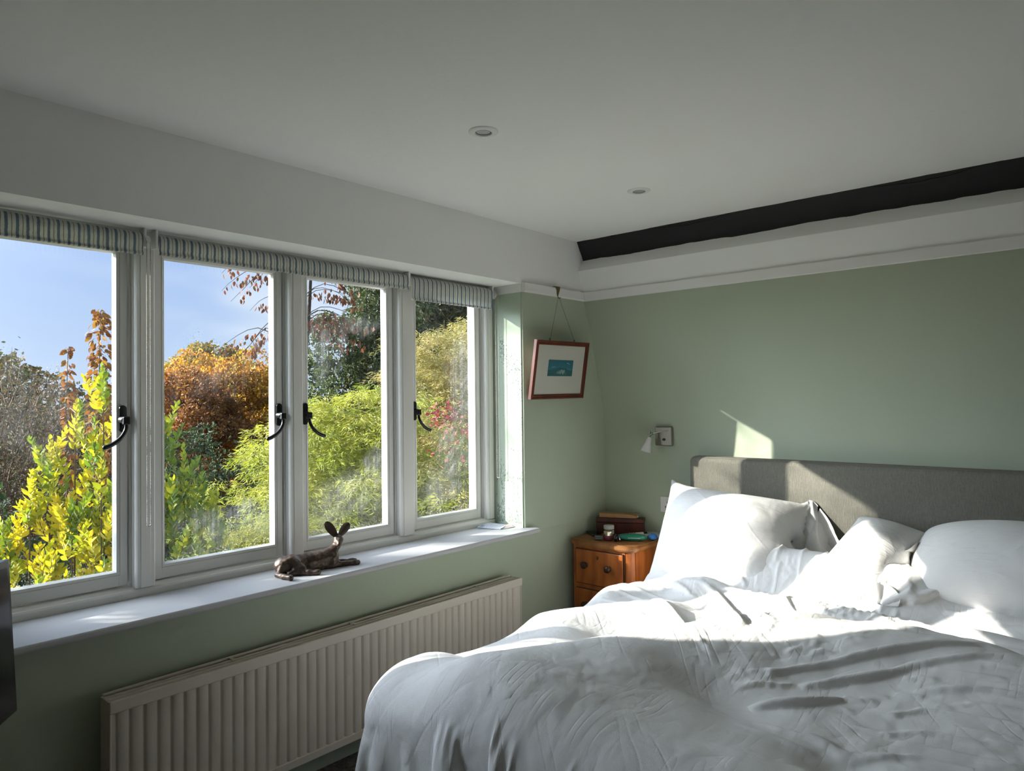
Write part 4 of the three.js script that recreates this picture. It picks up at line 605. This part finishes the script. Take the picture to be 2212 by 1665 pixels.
  const p = g.attributes.position, col = new Float32Array(p.count * 3), R = rng(2);
  for (let i = 0; i < p.count; i++) { const n = fbm3(p.getX(i) * 90, p.getY(i) * 90, p.getZ(i) * 90, 3, 6), k = 0.6 + 0.9 * sstep(0.4, 0.7, n); col[i * 3] = 0.105 * k; col[i * 3 + 1] = 0.072 * k; col[i * 3 + 2] = 0.054 * k; }
  g.setAttribute('color', new THREE.BufferAttribute(col, 3));
  const t = thing('hare_sculpture', 'dark bronze sculpture of a reclining hare with raised ears, on the window sill', 'sculpture', [1.55, SILL, -0.07]);
  const bronze = std({ name: 'brown_bronze', color: lin(1, 1, 1), vertexColors: true, roughness: 0.42, metalness: 0.45 });
  part(t, 'hare', g, bronze);
  // ears: hollowed spoons with a rounded rim
  for (const [a, b, w] of earAt) {
    const ax = b.clone().sub(a), L = ax.length(); ax.normalize(); const nn = view.clone().addScaledVector(ax, -view.dot(ax)).normalize(), sd = ax.clone().cross(nn), nu = 26, nv = 14, pos = [], idx = [], cols = [];
    for (let f = 0; f < 2; f++) for (let i = 0; i <= nu; i++) for (let j = 0; j <= nv; j++) {
      const u = i / nu, v = j / nv * 2 - 1, hw = w * (u < 0.62 ? 0.36 + 0.64 * Math.sin(Math.PI / 2 * u / 0.62) : Math.sqrt(Math.max(0, 1 - ((u - 0.62) / 0.38) ** 2))), th = 0.0034 * Math.sqrt(Math.max(0, 1 - v * v)) * (u > 0.97 ? 0.4 : 1), dip = -0.55 * hw * (1 - v * v), n = dip + (f ? -th - 0.0012 : th * 0.1) + 0.004 * Math.sin(u * 2.6) + 0.0006 * (noise3(u * 14, v * 5, w * 900 + f, 4) - 0.5);
      const p = a.clone().addScaledVector(ax, u * L - 0.006).addScaledVector(sd, v * hw).addScaledVector(nn, n); pos.push(p.x - 1.55, p.y, p.z + 0.07); const k = f ? 1 : 0.75; cols.push(0.105 * k, 0.068 * k, 0.05 * k);
      if (i < nu && j < nv) { const q = (f * (nu + 1) + i) * (nv + 1) + j, r = q + nv + 1; if (f) idx.push(q, r, q + 1, q + 1, r, r + 1); else idx.push(q, q + 1, r, q + 1, r + 1, r); }
    }
    for (let i = 0; i < nu; i++) for (const j of [0, nv]) { const q = i * (nv + 1) + j, r = q + nv + 1, Q = q + (nu + 1) * (nv + 1), R2 = Q + nv + 1; if (j) idx.push(q, Q, r, r, Q, R2); else idx.push(q, r, Q, r, R2, Q); }
    const e = new THREE.BufferGeometry(); e.setAttribute('position', new THREE.Float32BufferAttribute(pos, 3)); e.setAttribute('color', new THREE.Float32BufferAttribute(cols, 3)); e.setIndex(idx); e.computeVertexNormals(); part(t, 'ear', e, bronze);
  }
}
// ---------------------------------------------------------------- the garden, seen from an upper floor
const GROUND = -2.6;
struct('lawn', box(-40, 60, GROUND - 0.3, GROUND, -70, -0.6), std({ name: 'grass', color: lin(0.055, 0.075, 0.02), roughness: 1 }));
const leafMat = (name, t = 0.42) => phys({ name, color: lin(1, 1, 1), roughness: 1, transmission: t, thickness: 0, side: THREE.DoubleSide });
M.leafGold = leafMat('golden_leaf'); M.leafFar = leafMat('tree_leaf', 0.35); M.bambooLeaf = leafMat('bamboo_leaf');
M.bark = std({ name: 'bark', color: lin(0.055, 0.042, 0.032), roughness: 0.95 });
M.twig = std({ name: 'twig', color: lin(0.085, 0.055, 0.035), roughness: 0.95 });
M.cane = std({ name: 'bamboo_cane', color: lin(0.22, 0.24, 0.05), roughness: 0.6 });
// leaf blades: length 1 along +y, folded along the midrib and curved
function blade(w, rows = 4, fold = 0.12, curl = 0.25, tipPow = 1) {
  const pos = [], idx = [];
  for (let i = 0; i <= rows; i++) { const t = i / rows, hw = 0.5 * w * Math.pow(Math.sin(Math.PI * Math.pow(clamp(t * 0.96 + 0.04), tipPow)), 0.8) * (i === rows ? 0.05 : 1), z = -curl * t * t; pos.push(-hw, t, z + fold * hw * 2, 0, t, z, hw, t, z + fold * hw * 2); }
  for (let i = 0; i < rows; i++) { const a = i * 3; idx.push(a, a + 1, a + 3, a + 1, a + 4, a + 3, a + 1, a + 2, a + 4, a + 2, a + 5, a + 4); }
  const g = new THREE.BufferGeometry(); g.setAttribute('position', new THREE.Float32BufferAttribute(pos, 3)); g.setIndex(idx); g.computeVertexNormals(); return g;
}
function spray(geo, n, spread, seed, len = 0.5) {      // a few leaves on one twig, for trees seen from afar
  const R = rng(seed), out = [], m = new THREE.Matrix4(), e = new THREE.Euler();
  for (let i = 0; i < n; i++) { const g = geo.clone(); e.set((R() - 0.5) * spread, R() * 6.283, (R() - 0.5) * spread, 'YXZ'); const s = 0.7 + 0.6 * R(); m.compose(V((R() - 0.5) * len, (R() - 0.5) * len, (R() - 0.5) * len), new THREE.Quaternion().setFromEuler(e), V(s, s, s)); g.applyMatrix4(m); out.push(g); }
  const j = mergeGeometries(out); j.deleteAttribute('uv'); return j;
}
const OVAL = blade(0.5, 4, 0.16, 0.18, 0.9), NARROW = blade(0.12, 3, 0.1, 0.35, 0.7), BROAD = blade(0.66, 3, 0.1, 0.3, 1.0), LOBED = blade(0.8, 3, 0.05, 0.4, 1.2);
const OVALS = spray(OVAL, 5, 2.6, 3, 1.5), BROADS = spray(BROAD, 5, 3.0, 5, 1.7), NARROWS = spray(NARROW, 7, 1.5, 7, 0.7);
function copies(parent, name, geo, mat, list) {        // list of [position, quaternion, scale, colour]
  const im = new THREE.InstancedMesh(geo, mat, list.length), m = new THREE.Matrix4(); im.name = name; im.castShadow = im.receiveShadow = true;
  list.forEach(([p, q, s, c], i) => { im.setMatrixAt(i, m.compose(p, q, V(s, s, s))); im.setColorAt(i, c); });
  im.userData.kind = 'stuff'; parent.add(im); return im;
}
const aim = (d, roll) => { const q = new THREE.Quaternion().setFromUnitVectors(V(0, 1, 0), d.clone().normalize()); return q.multiply(new THREE.Quaternion().setFromAxisAngle(V(0, 1, 0), roll)); };
const pick = (R, list) => { const [a, b] = list[Math.floor(R() * list.length)], t = R(); return lin(lerp(a[0], b[0], t), lerp(a[1], b[1], t), lerp(a[2], b[2], t)); };
const EYE = V(0, 1.37, 2.31);
function foliage(t, leaves, geo, mat, single, colors, R) {  // the leaves nearest the window one by one, the rest as copies
  if (!single) { copies(t, 'foliage', geo, mat, leaves); return; }
  const near = leaves.map((l, i) => [l[0].clone().add(t.position).distanceTo(EYE) - 0.3 * R(), i]).sort((a, b) => a[0] - b[0]).slice(0, single).map((q) => q[1]), set = new Set(near), mats = [];
  for (let k = 0; k < 6; k++) { const m = mat.clone(); m.color.copy(pick(R, colors)); mats.push(m); }
  for (const i of near) { const l = leaves[i], m = part(t, 'leaf', geo, mats[i % 6]); m.position.copy(l[0]); m.quaternion.copy(l[1]); m.scale.setScalar(l[2]); }
  const rest = leaves.filter((_, i) => !set.has(i)); if (rest.length) copies(t, 'foliage', geo, mat, rest);
}
// golden shrub: many upright shoots of paired leaves --------------------------------------------
function shrub(label, base, spires, seed, colors, geo, leafLen, single, mat = M.leafGold, name = 'golden_shrub') {
  const R = rng(seed), t = thing(name, label, 'shrub', [base[0], GROUND, base[1]]), leaves = [], stems = [];
  for (const [x, z, top, rad, low] of spires) {
    const n = Math.round(rad * 150);
    for (let s = 0; s < n; s++) {
      const h = Math.pow(R(), 0.85), y = lerp(low, top - 0.12, h), prof = Math.pow(1 - h, 0.75) * 0.95 + 0.05, a = R() * 6.283, rr = rad * prof * Math.sqrt(0.35 + 0.65 * R());
      const p = V(x + Math.cos(a) * rr, y, z + Math.sin(a) * rr), d = V(Math.cos(a) * 0.42, 1, Math.sin(a) * 0.42).normalize(), len = s === 0 ? 0.3 : lerp(0.10, 0.24, R());
      if (s === 0) { p.set(x, top - len, z); d.set(0.06 * (R() - 0.5), 1, 0.06 * (R() - 0.5)); }
      stems.push([p.clone(), p.clone().addScaledVector(d, len)]);
      const c = pick(R, colors), pairs = Math.round(len / 0.021);
      for (let k = 0; k < pairs; k++) for (let w = 0; w < 2; w++) {
        const f = (k + 0.5) / pairs, az = k * 1.57 + w * Math.PI + (R() - 0.5) * 0.7, out = V(Math.cos(az), lerp(0.35, 1.5, f * f) + (R() - 0.5) * 0.5, Math.sin(az)), cc = c.clone().multiplyScalar(0.82 + 0.36 * R());
        leaves.push([p.clone().addScaledVector(d, len * f), aim(out.addScaledVector(d, 0.5), R() * 6.283), leafLen * (0.65 + 0.5 * R()) * (1 - 0.35 * f * f), cc]);
      }
    }
  }
  for (const l of leaves) l[0].sub(t.position);
  const st = stems.filter((_, i) => i % 2 === 0).map(([a, b]) => { const g = new THREE.CylinderGeometry(0.0015, 0.0025, a.distanceTo(b), 3, 1, true), m = new THREE.Matrix4().compose(a.clone().add(b).multiplyScalar(0.5).sub(t.position), aim(b.clone().sub(a), 0), V(1, 1, 1)); g.applyMatrix4(m); return g; });
  const trunks = spires.map(([x, z, top, rad, low]) => tube([V(base[0], GROUND, base[1]), V(lerp(base[0], x, 0.6), lerp(GROUND, low, 0.6), lerp(base[1], z, 0.6)), V(x, low + 0.1, z), V(x, top - 0.2, z)].map((q) => q.sub(t.position)), 0.012, 12, 5, false, (f) => 1.3 - f));
  part(t, 'stem', [...st, ...trunks], M.twig);
  foliage(t, leaves, geo, mat, single, colors, R);
  return t;
}
const GOLD = [[[0.50, 0.40, 0.008], [0.62, 0.50, 0.015]], [[0.40, 0.36, 0.01], [0.52, 0.46, 0.02]], [[0.42, 0.40, 0.012], [0.30, 0.34, 0.012]], [[0.10, 0.17, 0.01], [0.22, 0.28, 0.012]]];
const GREENGOLD = [[[0.34, 0.34, 0.01], [0.24, 0.28, 0.01]], [[0.10, 0.17, 0.01], [0.18, 0.25, 0.012]], [[0.06, 0.11, 0.01], [0.12, 0.18, 0.012]]];
// a tree or bush: trunk, limbs and a crown of leaf sprays in clumps ------------------------------
function tree(name, label, category, base, { blobs, n, geo, size, colors, seed, trunk = 0.1, limbs = 6, droop = 0.2, hollow = 0.45, clump = 2.2, mat = M.leafFar, bark = M.bark, top, group, single = 0 }) {
  const R = rng(seed), t = thing(name, label, category, [base[0], GROUND, base[1]], 0, group), leaves = [], W = blobs.reduce((s, b) => s + b[3] * b[3] * b[3], 0);
  for (const [x, y, z, r, k = 1] of blobs) {
    const m = Math.round(n * r * r * r / W);
    for (let i = 0; i < m * 2.2 && i >= 0; i++) {
      const u = R() * 2 - 1, a = R() * 6.283, s = Math.sqrt(1 - u * u), d = V(Math.cos(a) * s, u, Math.sin(a) * s), rr = r * (hollow + (1 - hollow) * Math.pow(R(), 0.6)) * (0.86 + 0.28 * noise3(d.x * 2.2 + x, d.y * 2.2 + y, d.z * 2.2 + z, seed));
      const p = V(x + d.x * rr, y + d.y * rr * k, z + d.z * rr); if (fbm3(p.x * clump, p.y * clump, p.z * clump, 2, seed) < 0.47) continue;
      if (leaves.length >= n) break;
      const o = V(d.x + (R() - 0.5) * 1.4, d.y * 0.6 - droop + (R() - 0.5) * 1.4, d.z + (R() - 0.5) * 1.4);
      leaves.push([p.sub(t.position), aim(o, R() * 6.283), size * (0.6 + 0.7 * R()), pick(R, colors).multiplyScalar(0.75 + 0.5 * R())]);
    }
  }
  const ty = top ?? Math.max(...blobs.map((b) => b[1])), wood = [tube([V(0, 0, 0), V(0.05, (ty - GROUND) * 0.35, 0.03), V(-0.04, (ty - GROUND) * 0.7, -0.05), V(0.02, ty - GROUND, 0)], trunk, 14, 7, false, (f) => 1.15 - 0.95 * f)];
  for (let i = 0; i < limbs; i++) { const b = blobs[i % blobs.length], h = (ty - GROUND) * (0.35 + 0.5 * R()), e = V(b[0] + (R() - 0.5) * b[3] * 1.3, b[1] + (R() - 0.3) * b[3], b[2] + (R() - 0.5) * b[3] * 1.3).sub(t.position); wood.push(tube([V(0, h * 0.9, 0), V(e.x * 0.45, lerp(h, e.y, 0.35), e.z * 0.45), V(e.x * 0.8, lerp(h, e.y, 0.8), e.z * 0.8), e], trunk * 0.34, 9, 5, false, (f) => 1.1 - 0.95 * f)); }
  part(t, 'trunk', wood, bark); foliage(t, leaves, geo, mat, single, colors, R); return t;
}
// the plants, each where it stands ---------------------------------------------------------------
{
  // golden shrub close to the left casements
  const sp = [[1.62, -2.50, 1.60, 0.17, -0.5], [1.50, -2.62, 1.38, 0.17, -0.5], [1.74, -2.42, 1.42, 0.16, -0.5], [1.40, -2.74, 1.16, 0.17, -0.6], [1.31, -2.80, 0.92, 0.15, -0.6], [1.23, -2.90, 0.66, 0.14, -0.6], [1.56, -2.36, 1.06, 0.17, -0.6], [1.44, -2.48, 0.78, 0.17, -0.6], [1.32, -2.60, 0.48, 0.16, -0.7], [1.68, -2.22, 0.86, 0.17, -0.6], [1.62, -2.66, 1.30, 0.18, -0.5], [1.55, -2.20, 0.40, 0.16, -0.7]];
  shrub('tall golden yellow shrub with pointed shoots, close outside the leftmost pane', [1.55, -2.5], sp, 21, GOLD, OVAL, 0.062, 300);
  const sp2 = [[1.87, -2.22, 1.28, 0.15, -0.5], [1.96, -2.14, 1.10, 0.16, -0.5], [2.03, -2.06, 0.92, 0.15, -0.6], [2.09, -2.00, 0.72, 0.14, -0.6], [1.86, -2.06, 0.84, 0.17, -0.6], [1.98, -1.96, 0.52, 0.16, -0.7], [1.82, -1.98, 0.3, 0.16, -0.7]];  // shaded side of the golden shrub, its shade put into greener leaf colours
  shrub('shaded side of the golden shrub as a separate greener bush, behind the left edge of the second pane', [1.92, -2.1], sp2, 22, GREENGOLD, OVAL, 0.060, 300);
  // hedge further left, out of the picture: it throws the leafy shade on the sill
  const hs = []; { const R = rng(9); for (let i = 0; i < 13; i++) hs.push([-2.3 + i * 0.135, -2.55 + 0.3 * R(), 2.02 + 0.36 * R(), 0.20, 0.2]); }
  shrub('leafy green hedge left of the windows', [-1.5, -2.5], hs, 23, GREENGOLD, OVAL, 0.062, 0, M.leafGold, 'hedge_shrub');
  // bare brown bush behind the golden shrub
  const R = rng(31), bb = thing('brown_bush', 'bare brown twiggy bush with a few dry leaves, behind the golden shrub', 'bush', [2.3, GROUND, -7.2]), tw = [], dry = [];
  for (let i = 0; i < 620; i++) {
    const a = R() * 6.283, r = 1.55 * Math.sqrt(R()), b = V(Math.cos(a) * r, lerp(0.9, 3.75, R()), Math.sin(a) * r * 0.7), hi = b.x < 0.4 ? 1 : 0.75, e = b.clone().add(V((R() - 0.5) * 0.6, (0.4 + 0.75 * R()) * hi, (R() - 0.5) * 0.5)); e.y = Math.min(e.y, 4.55 + 0.25 * R() - 0.28 * Math.abs(e.x + 0.5));
    tw.push(tube([b, b.clone().lerp(e, 0.5).add(V((R() - 0.5) * 0.16, 0.02, (R() - 0.5) * 0.16)), e], 0.0065, 4, 3, false, (f) => 1 - 0.75 * f));
    for (let k = 0; k < 52; k++) dry.push([b.clone().lerp(e, R()).add(V((R() - 0.5) * 0.22, (R() - 0.5) * 0.2, (R() - 0.5) * 0.22)), aim(V(R() - 0.5, R() - 0.7, R() - 0.5), R() * 6), 0.034 + 0.02 * R(), pick(R, [[[0.075, 0.045, 0.025], [0.15, 0.09, 0.045]], [[0.11, 0.075, 0.04], [0.06, 0.045, 0.025]], [[0.05, 0.055, 0.015], [0.10, 0.09, 0.03]]])]);
  }
  part(bb, 'twig', tw, M.twig); copies(bb, 'foliage', OVAL, M.leafFar, dry);
  // beech shoots: rusty leaves on two upright stems
  for (const [x, z, top, w, label] of [[2.20, -4.28, 2.18, 0.09, 'tall upright stem of rusty brown leaves rising above the golden shrub'], [2.02, -4.5, 1.86, 0.035, 'shorter upright stem of rusty leaves left of the tall one']]) {
    const t = thing('rusty_sapling', label, 'tree', [x, GROUND, z]), l = [];
    part(t, 'stem', tube([V(0, 0, 0), V(0.03, 2.2, 0), V(-0.02, 3.6, 0), V(0, top - GROUND - 0.02, 0)], 0.014, 10, 5, false, (f) => 1.2 - f), M.twig);
    const n = Math.round((top - 0.6) * 420 * (w / 0.13)); for (let i = 0; i < n; i++) { const a = R() * 6.283, y = lerp(0.6, top, R()), r = w * Math.sqrt(R()) * (top - y < 0.2 ? 0.45 + (top - y) * 2.5 : 1); l.push([V(Math.cos(a) * r, y - GROUND, Math.sin(a) * r), aim(V(Math.cos(a), -0.6 - R(), Math.sin(a)), R() * 6), 0.045 + 0.022 * R(), pick(R, [[[0.17, 0.06, 0.015], [0.26, 0.10, 0.02]], [[0.30, 0.16, 0.02], [0.20, 0.09, 0.02]]])]); }
    foliage(t, l, BROAD, M.leafFar, 120, [[[0.17, 0.06, 0.015], [0.26, 0.10, 0.02]], [[0.30, 0.16, 0.02], [0.20, 0.09, 0.02]]], R);
  }
  // autumn trees
  const ORANGE = [[[0.55, 0.27, 0.01], [0.66, 0.36, 0.012]], [[0.44, 0.17, 0.01], [0.55, 0.24, 0.012]], [[0.36, 0.25, 0.015], [0.26, 0.20, 0.015]]], RUST = [[[0.20, 0.07, 0.015], [0.30, 0.11, 0.015]], [[0.32, 0.15, 0.015], [0.22, 0.09, 0.015]]], OLIVE = [[[0.16, 0.14, 0.02], [0.22, 0.17, 0.02]], [[0.30, 0.19, 0.02], [0.16, 0.12, 0.02]]];
  tree('autumn_tree', 'large orange autumn tree behind the middle of the second pane', 'tree', [7.7, -13.4], { blobs: [[7.55, 1.1, -13.6, 1.5, 0.95], [8.1, 1.5, -12.9, 1.05], [8.35, 0.2, -12.6, 1.5], [8.25, 2.15, -12.75, 0.5]], n: 16000, geo: BROADS, size: 0.058, colors: ORANGE, seed: 41, trunk: 0.16 });
  tree('autumn_tree', 'rust brown tree with drooping leaves left of the orange tree', 'tree', [6.1, -11.3], { blobs: [[6.05, 0.65, -11.5, 1.25, 1.05], [6.5, 0.2, -11.1, 1.2]], n: 12000, geo: BROADS, size: 0.058, colors: RUST, seed: 42, droop: 0.6, trunk: 0.14 });
  tree('autumn_tree', 'thin topped olive gold tree peeping over the orange one', 'tree', [9.3, -17], { blobs: [[9.3, 2.1, -17, 1.0, 0.9], [8.6, 1.4, -17.6, 0.9]], n: 3500, geo: BROADS, size: 0.085, colors: OLIVE, seed: 43, trunk: 0.14 });
  // evergreens
  const HOLLY = [[[0.018, 0.04, 0.012], [0.045, 0.08, 0.022]], [[0.03, 0.055, 0.02], [0.07, 0.11, 0.035]]], DARK = [[[0.03, 0.05, 0.012], [0.07, 0.10, 0.025]], [[0.05, 0.07, 0.015], [0.10, 0.12, 0.03]]];
  tree('holly', 'dark green glossy evergreen below the orange tree', 'tree', [4.4, -6.6], { blobs: [[4.15, 0.15, -6.7, 0.85, 1.1], [4.75, -0.1, -6.2, 0.8, 1.1], [4.4, -1.2, -6.4, 1.2]], n: 7000, geo: OVALS, size: 0.042, colors: HOLLY, seed: 44, trunk: 0.1 });
  tree('laurel', 'shaded dark evergreen at the lower left corner of the leftmost pane', 'bush', [1.35, -5.2], { blobs: [[1.3, 0.15, -5.4, 0.7], [1.7, -0.5, -5.0, 0.8], [1.0, -0.6, -5.1, 0.8]], n: 2600, geo: OVALS, size: 0.06, colors: HOLLY, seed: 45, trunk: 0.07 });
  tree('tall_tree', 'airy green tree behind the right half of the third pane', 'tree', [8.0, -8.4], { blobs: [[7.75, 2.2, -8.4, 0.95], [8.15, 3.6, -8.1, 0.75, 1.3], [8.3, 2.7, -7.9, 0.8], [7.6, 1.3, -8.4, 1.1], [8.3, 4.6, -8.0, 0.5]], n: 6500, geo: OVALS, size: 0.062, colors: DARK, seed: 46, trunk: 0.11, limbs: 9, clump: 3 });
  tree('conifer', 'dark feathery evergreen filling the top of the fourth pane', 'tree', [11.0, -9.6], { blobs: [[10.7, 4.0, -9.8, 1.7, 1.2], [11.4, 2.8, -9.3, 1.5], [10.9, 5.3, -9.5, 1.3]], n: 5200, geo: NARROWS, size: 0.24, colors: [[[0.04, 0.05, 0.015], [0.09, 0.09, 0.025]], [[0.10, 0.09, 0.03], [0.06, 0.07, 0.02]]], seed: 47, trunk: 0.16, droop: 0.7, hollow: 0.2, clump: 1.6 });
  // slender trunk with rusty hanging leaves, left in the third pane
  {
    const t = thing('slender_tree', 'slender dark trunk with hanging rusty leaves at the left of the third pane', 'tree', [5.05, GROUND, -6.0]), l = [], wood = [tube([V(0, 0, 0), V(0.04, 2.6, 0), V(-0.02, 4.3, 0.02), V(0.03, 6.4, 0)], 0.052, 16, 7, false, (f) => 1.1 - 0.5 * f), tube([V(0.02, 3.9, 0.02), V(0.16, 4.7, 0.1), V(0.24, 6.2, 0.15)], 0.032, 12, 6, false, (f) => 1 - 0.5 * f)], TW = [];
    for (let i = 0; i < 30; i++) {
      const h = 4.75 + 1.4 * R(), sd = i % 3 ? 1 : -1, out = (0.35 + 0.65 * R()) * sd, e = V(0.66 * out + 0.02, h + 0.12 - 0.3 * R(), 0.75 * out + (R() - 0.5) * 0.3), m1 = V(e.x * 0.5, h + 0.16, e.z * 0.5);
      wood.push(tube([V(0, h - 0.15, 0), m1, e, e.clone().add(V(0.1 * sd, -0.14, 0.1 * sd))], 0.009, 9, 4, false, (f) => 1 - 0.8 * f));
      const k0 = 16 + Math.floor(R() * 22); for (let k = 0; k < k0; k++) { const q = m1.clone().lerp(e, R() * 1.15).add(V((R() - 0.5) * 0.14, -0.04 - 0.08 * R(), (R() - 0.5) * 0.14)); l.push([q, aim(V(R() - 0.5, -1.2, R() - 0.5), R() * 6), 0.05 + 0.03 * R(), pick(R, [[[0.16, 0.05, 0.025], [0.26, 0.085, 0.03]], [[0.10, 0.04, 0.02], [0.2, 0.1, 0.03]]])]); }
    }
    part(t, 'trunk', wood, M.bark); foliage(t, l, OVAL, M.leafFar, 200, [[[0.16, 0.05, 0.025], [0.26, 0.085, 0.03]], [[0.10, 0.04, 0.02], [0.2, 0.1, 0.03]]], R);
  }
  // bamboo: canes that arch over under sprays of narrow leaves
  function bamboo(label, base, spots, seed, colors, n, leaf) {
    const Q = rng(seed), t = thing('bamboo', label, 'bamboo', [base[0], GROUND, base[1]]), canes = [], l = [], W = spots.reduce((s, b) => s + b[3] * b[3], 0);
    for (const [x, z, top, r, low] of spots) {
      const m = Math.max(3, Math.round(n * r * r / W));
      for (let c = 0; c < m; c++) {
        const a = Q() * 6.283, rr = r * Math.sqrt(Q()), h = lerp(low, top, Math.pow(Q(), 0.6)) * 1, foot = V(x + Math.cos(a) * rr * 0.5, GROUND, z + Math.sin(a) * rr * 0.5), lean = V(Math.cos(a) * rr * 0.9, 0, Math.sin(a) * rr * 0.9), hh = h - 0.25 * (rr / r), p = [foot, V(foot.x + lean.x * 0.2, lerp(GROUND, hh, 0.6), foot.z + lean.z * 0.2), V(foot.x + lean.x * 0.6, hh, foot.z + lean.z * 0.6), V(foot.x + lean.x, hh - 0.12 * (0.3 + Q()), foot.z + lean.z)].map((q) => q.sub(t.position));
        canes.push(tube(p, 0.0055, 7, 4, false, (f) => 1.1 - 0.85 * f)); const cv = new THREE.CatmullRomCurve3(p), col = pick(Q, colors);
        const k0 = 34; for (let k = 0; k < k0; k++) { const f = lerp(0.55, 1, Q()), o = cv.getPoint(f), az = Q() * 6.283, dd = V(Math.cos(az), 0.1 - 0.5 * Q(), Math.sin(az)), q = o.clone().addScaledVector(dd, 0.05 + 0.13 * Q()); for (let w = 0; w < 5; w++) l.push([q.clone().add(V((Q() - 0.5) * 0.05, (Q() - 0.5) * 0.05, (Q() - 0.5) * 0.05)), aim(V(dd.x + (Q() - 0.5) * 1.6, -0.35 + (Q() - 0.5) * 1.1, dd.z + (Q() - 0.5) * 1.6), Q() * 6.283), leaf * (0.6 + 0.7 * Q()), col.clone().multiplyScalar(0.75 + 0.5 * Q())]); }
      }
    }
    part(t, 'cane', canes, M.cane); copies(t, 'foliage', NARROW, M.bambooLeaf, l); return t;
  }
  const BAM = [[[0.30, 0.33, 0.025], [0.42, 0.43, 0.04]], [[0.20, 0.25, 0.02], [0.32, 0.36, 0.03]], [[0.40, 0.38, 0.05], [0.30, 0.31, 0.03]]], STRAW = [[[0.34, 0.28, 0.08], [0.44, 0.35, 0.10]], [[0.26, 0.24, 0.06], [0.36, 0.32, 0.08]]];
  bamboo('bright yellow green bamboo filling the lower half of the third pane', [4.1, -3.7], [[4.05, -3.75, 1.45, 0.5, 0.1], [4.45, -3.35, 1.62, 0.45, 0.2], [3.75, -3.9, 1.30, 0.38, 0.0], [4.1, -3.2, 0.9, 0.5, -0.4], [3.7, -3.4, 0.6, 0.45, -0.6]], 51, BAM, 420, 0.058);
  bamboo('feathery green bamboo at the lower right of the second pane', [3.1, -3.6], [[2.98, -4.1, 0.86, 0.16, -0.2], [3.14, -3.9, 0.5, 0.24, -0.4], [3.36, -3.5, 0.95, 0.15, -0.1], [3.1, -3.35, 0.2, 0.36, -0.8], [2.75, -3.5, -0.05, 0.34, -0.9], [3.0, -3.0, -0.15, 0.3, -0.9]], 52, BAM, 210, 0.052);
  bamboo('pale grassy bamboo behind the lower half of the fourth pane', [4.9, -2.8], [[4.8, -2.95, 1.2, 0.42, -0.1], [5.25, -2.5, 1.25, 0.45, 0], [4.7, -2.5, 0.7, 0.45, -0.4], [5.1, -2.1, 0.6, 0.4, -0.5]], 53, [...BAM, ...STRAW], 300, 0.060);
  bamboo('tall straw coloured bamboo behind the red maple', [7.0, -5.2], [[6.85, -5.3, 2.5, 0.6, 0.4], [7.5, -4.7, 2.7, 0.7, 0.6], [6.6, -4.9, 1.8, 0.5, 0]], 54, STRAW, 300, 0.075);
  // small red maple
  tree('red_maple', 'small red leaved maple branch in front of the pale bamboo, fourth pane', 'tree', [4.35, -1.95], { blobs: [[4.22, 1.22, -2.02, 0.28, 0.6], [4.55, 1.34, -1.72, 0.22, 0.5], [4.1, 0.95, -2.0, 0.18, 0.6]], n: 240, geo: LOBED, size: 0.030, colors: [[[0.20, 0.022, 0.028], [0.32, 0.05, 0.045]], [[0.26, 0.07, 0.03], [0.20, 0.035, 0.03]]], seed: 48, single: 240, trunk: 0.016, limbs: 9, hollow: 0.1, clump: 4, top: 1.2 });
  // half bare tree left of the picture: the sun comes through its crown and dapples the bed
  tree('birch_tree', 'half bare tree left of the windows, outside the picture', 'tree', [-5.9, -8.4], { blobs: [[-6.2, 6.7, -8.7, 1.4, 0.75], [-4.9, 7.0, -9.2, 1.0], [-7.4, 6.4, -8.0, 1.0]], n: 300, geo: OVALS, size: 0.075, colors: [[[0.2, 0.13, 0.02], [0.3, 0.2, 0.03]]], seed: 49, trunk: 0.09, limbs: 16, hollow: 0.1, clump: 2.4, top: 6.5 });
  // more woodland further back closes the view
  const BACK = [[[0.03, 0.045, 0.012], [0.08, 0.09, 0.02]], [[0.09, 0.06, 0.02], [0.16, 0.11, 0.025]]];
  [[-1, -17, 0.7, 2.4, 'brown green wood far behind the bare bush'], [4, -18, 1.5, 2.6, 'brown green wood far behind the rust brown tree'], [9, -16, 0.9, 2.2, 'dark wood far behind the orange tree'], [13.5, -13, 1.6, 2.5, 'dark wood far behind the airy green tree'], [16, -9, 2.6, 2.8, 'dark wood far behind the evergreen'], [15.5, -5.5, 1.4, 2.6, 'dark wood far behind the red maple']].forEach(([x, z, y, r, label], i) =>
    tree('woodland_tree', label, 'tree', [x, z], { blobs: [[x, y - r * 0.5, z, r], [x - r * 0.9, y - r * 0.9, z + 0.4, r * 0.9], [x + r * 0.9, y - r * 0.8, z - 0.3, r * 0.9]], n: 6000, geo: BROADS, size: 0.12, colors: BACK, seed: 60 + i, trunk: 0.15 }));
}
renderer.render(scene, camera);
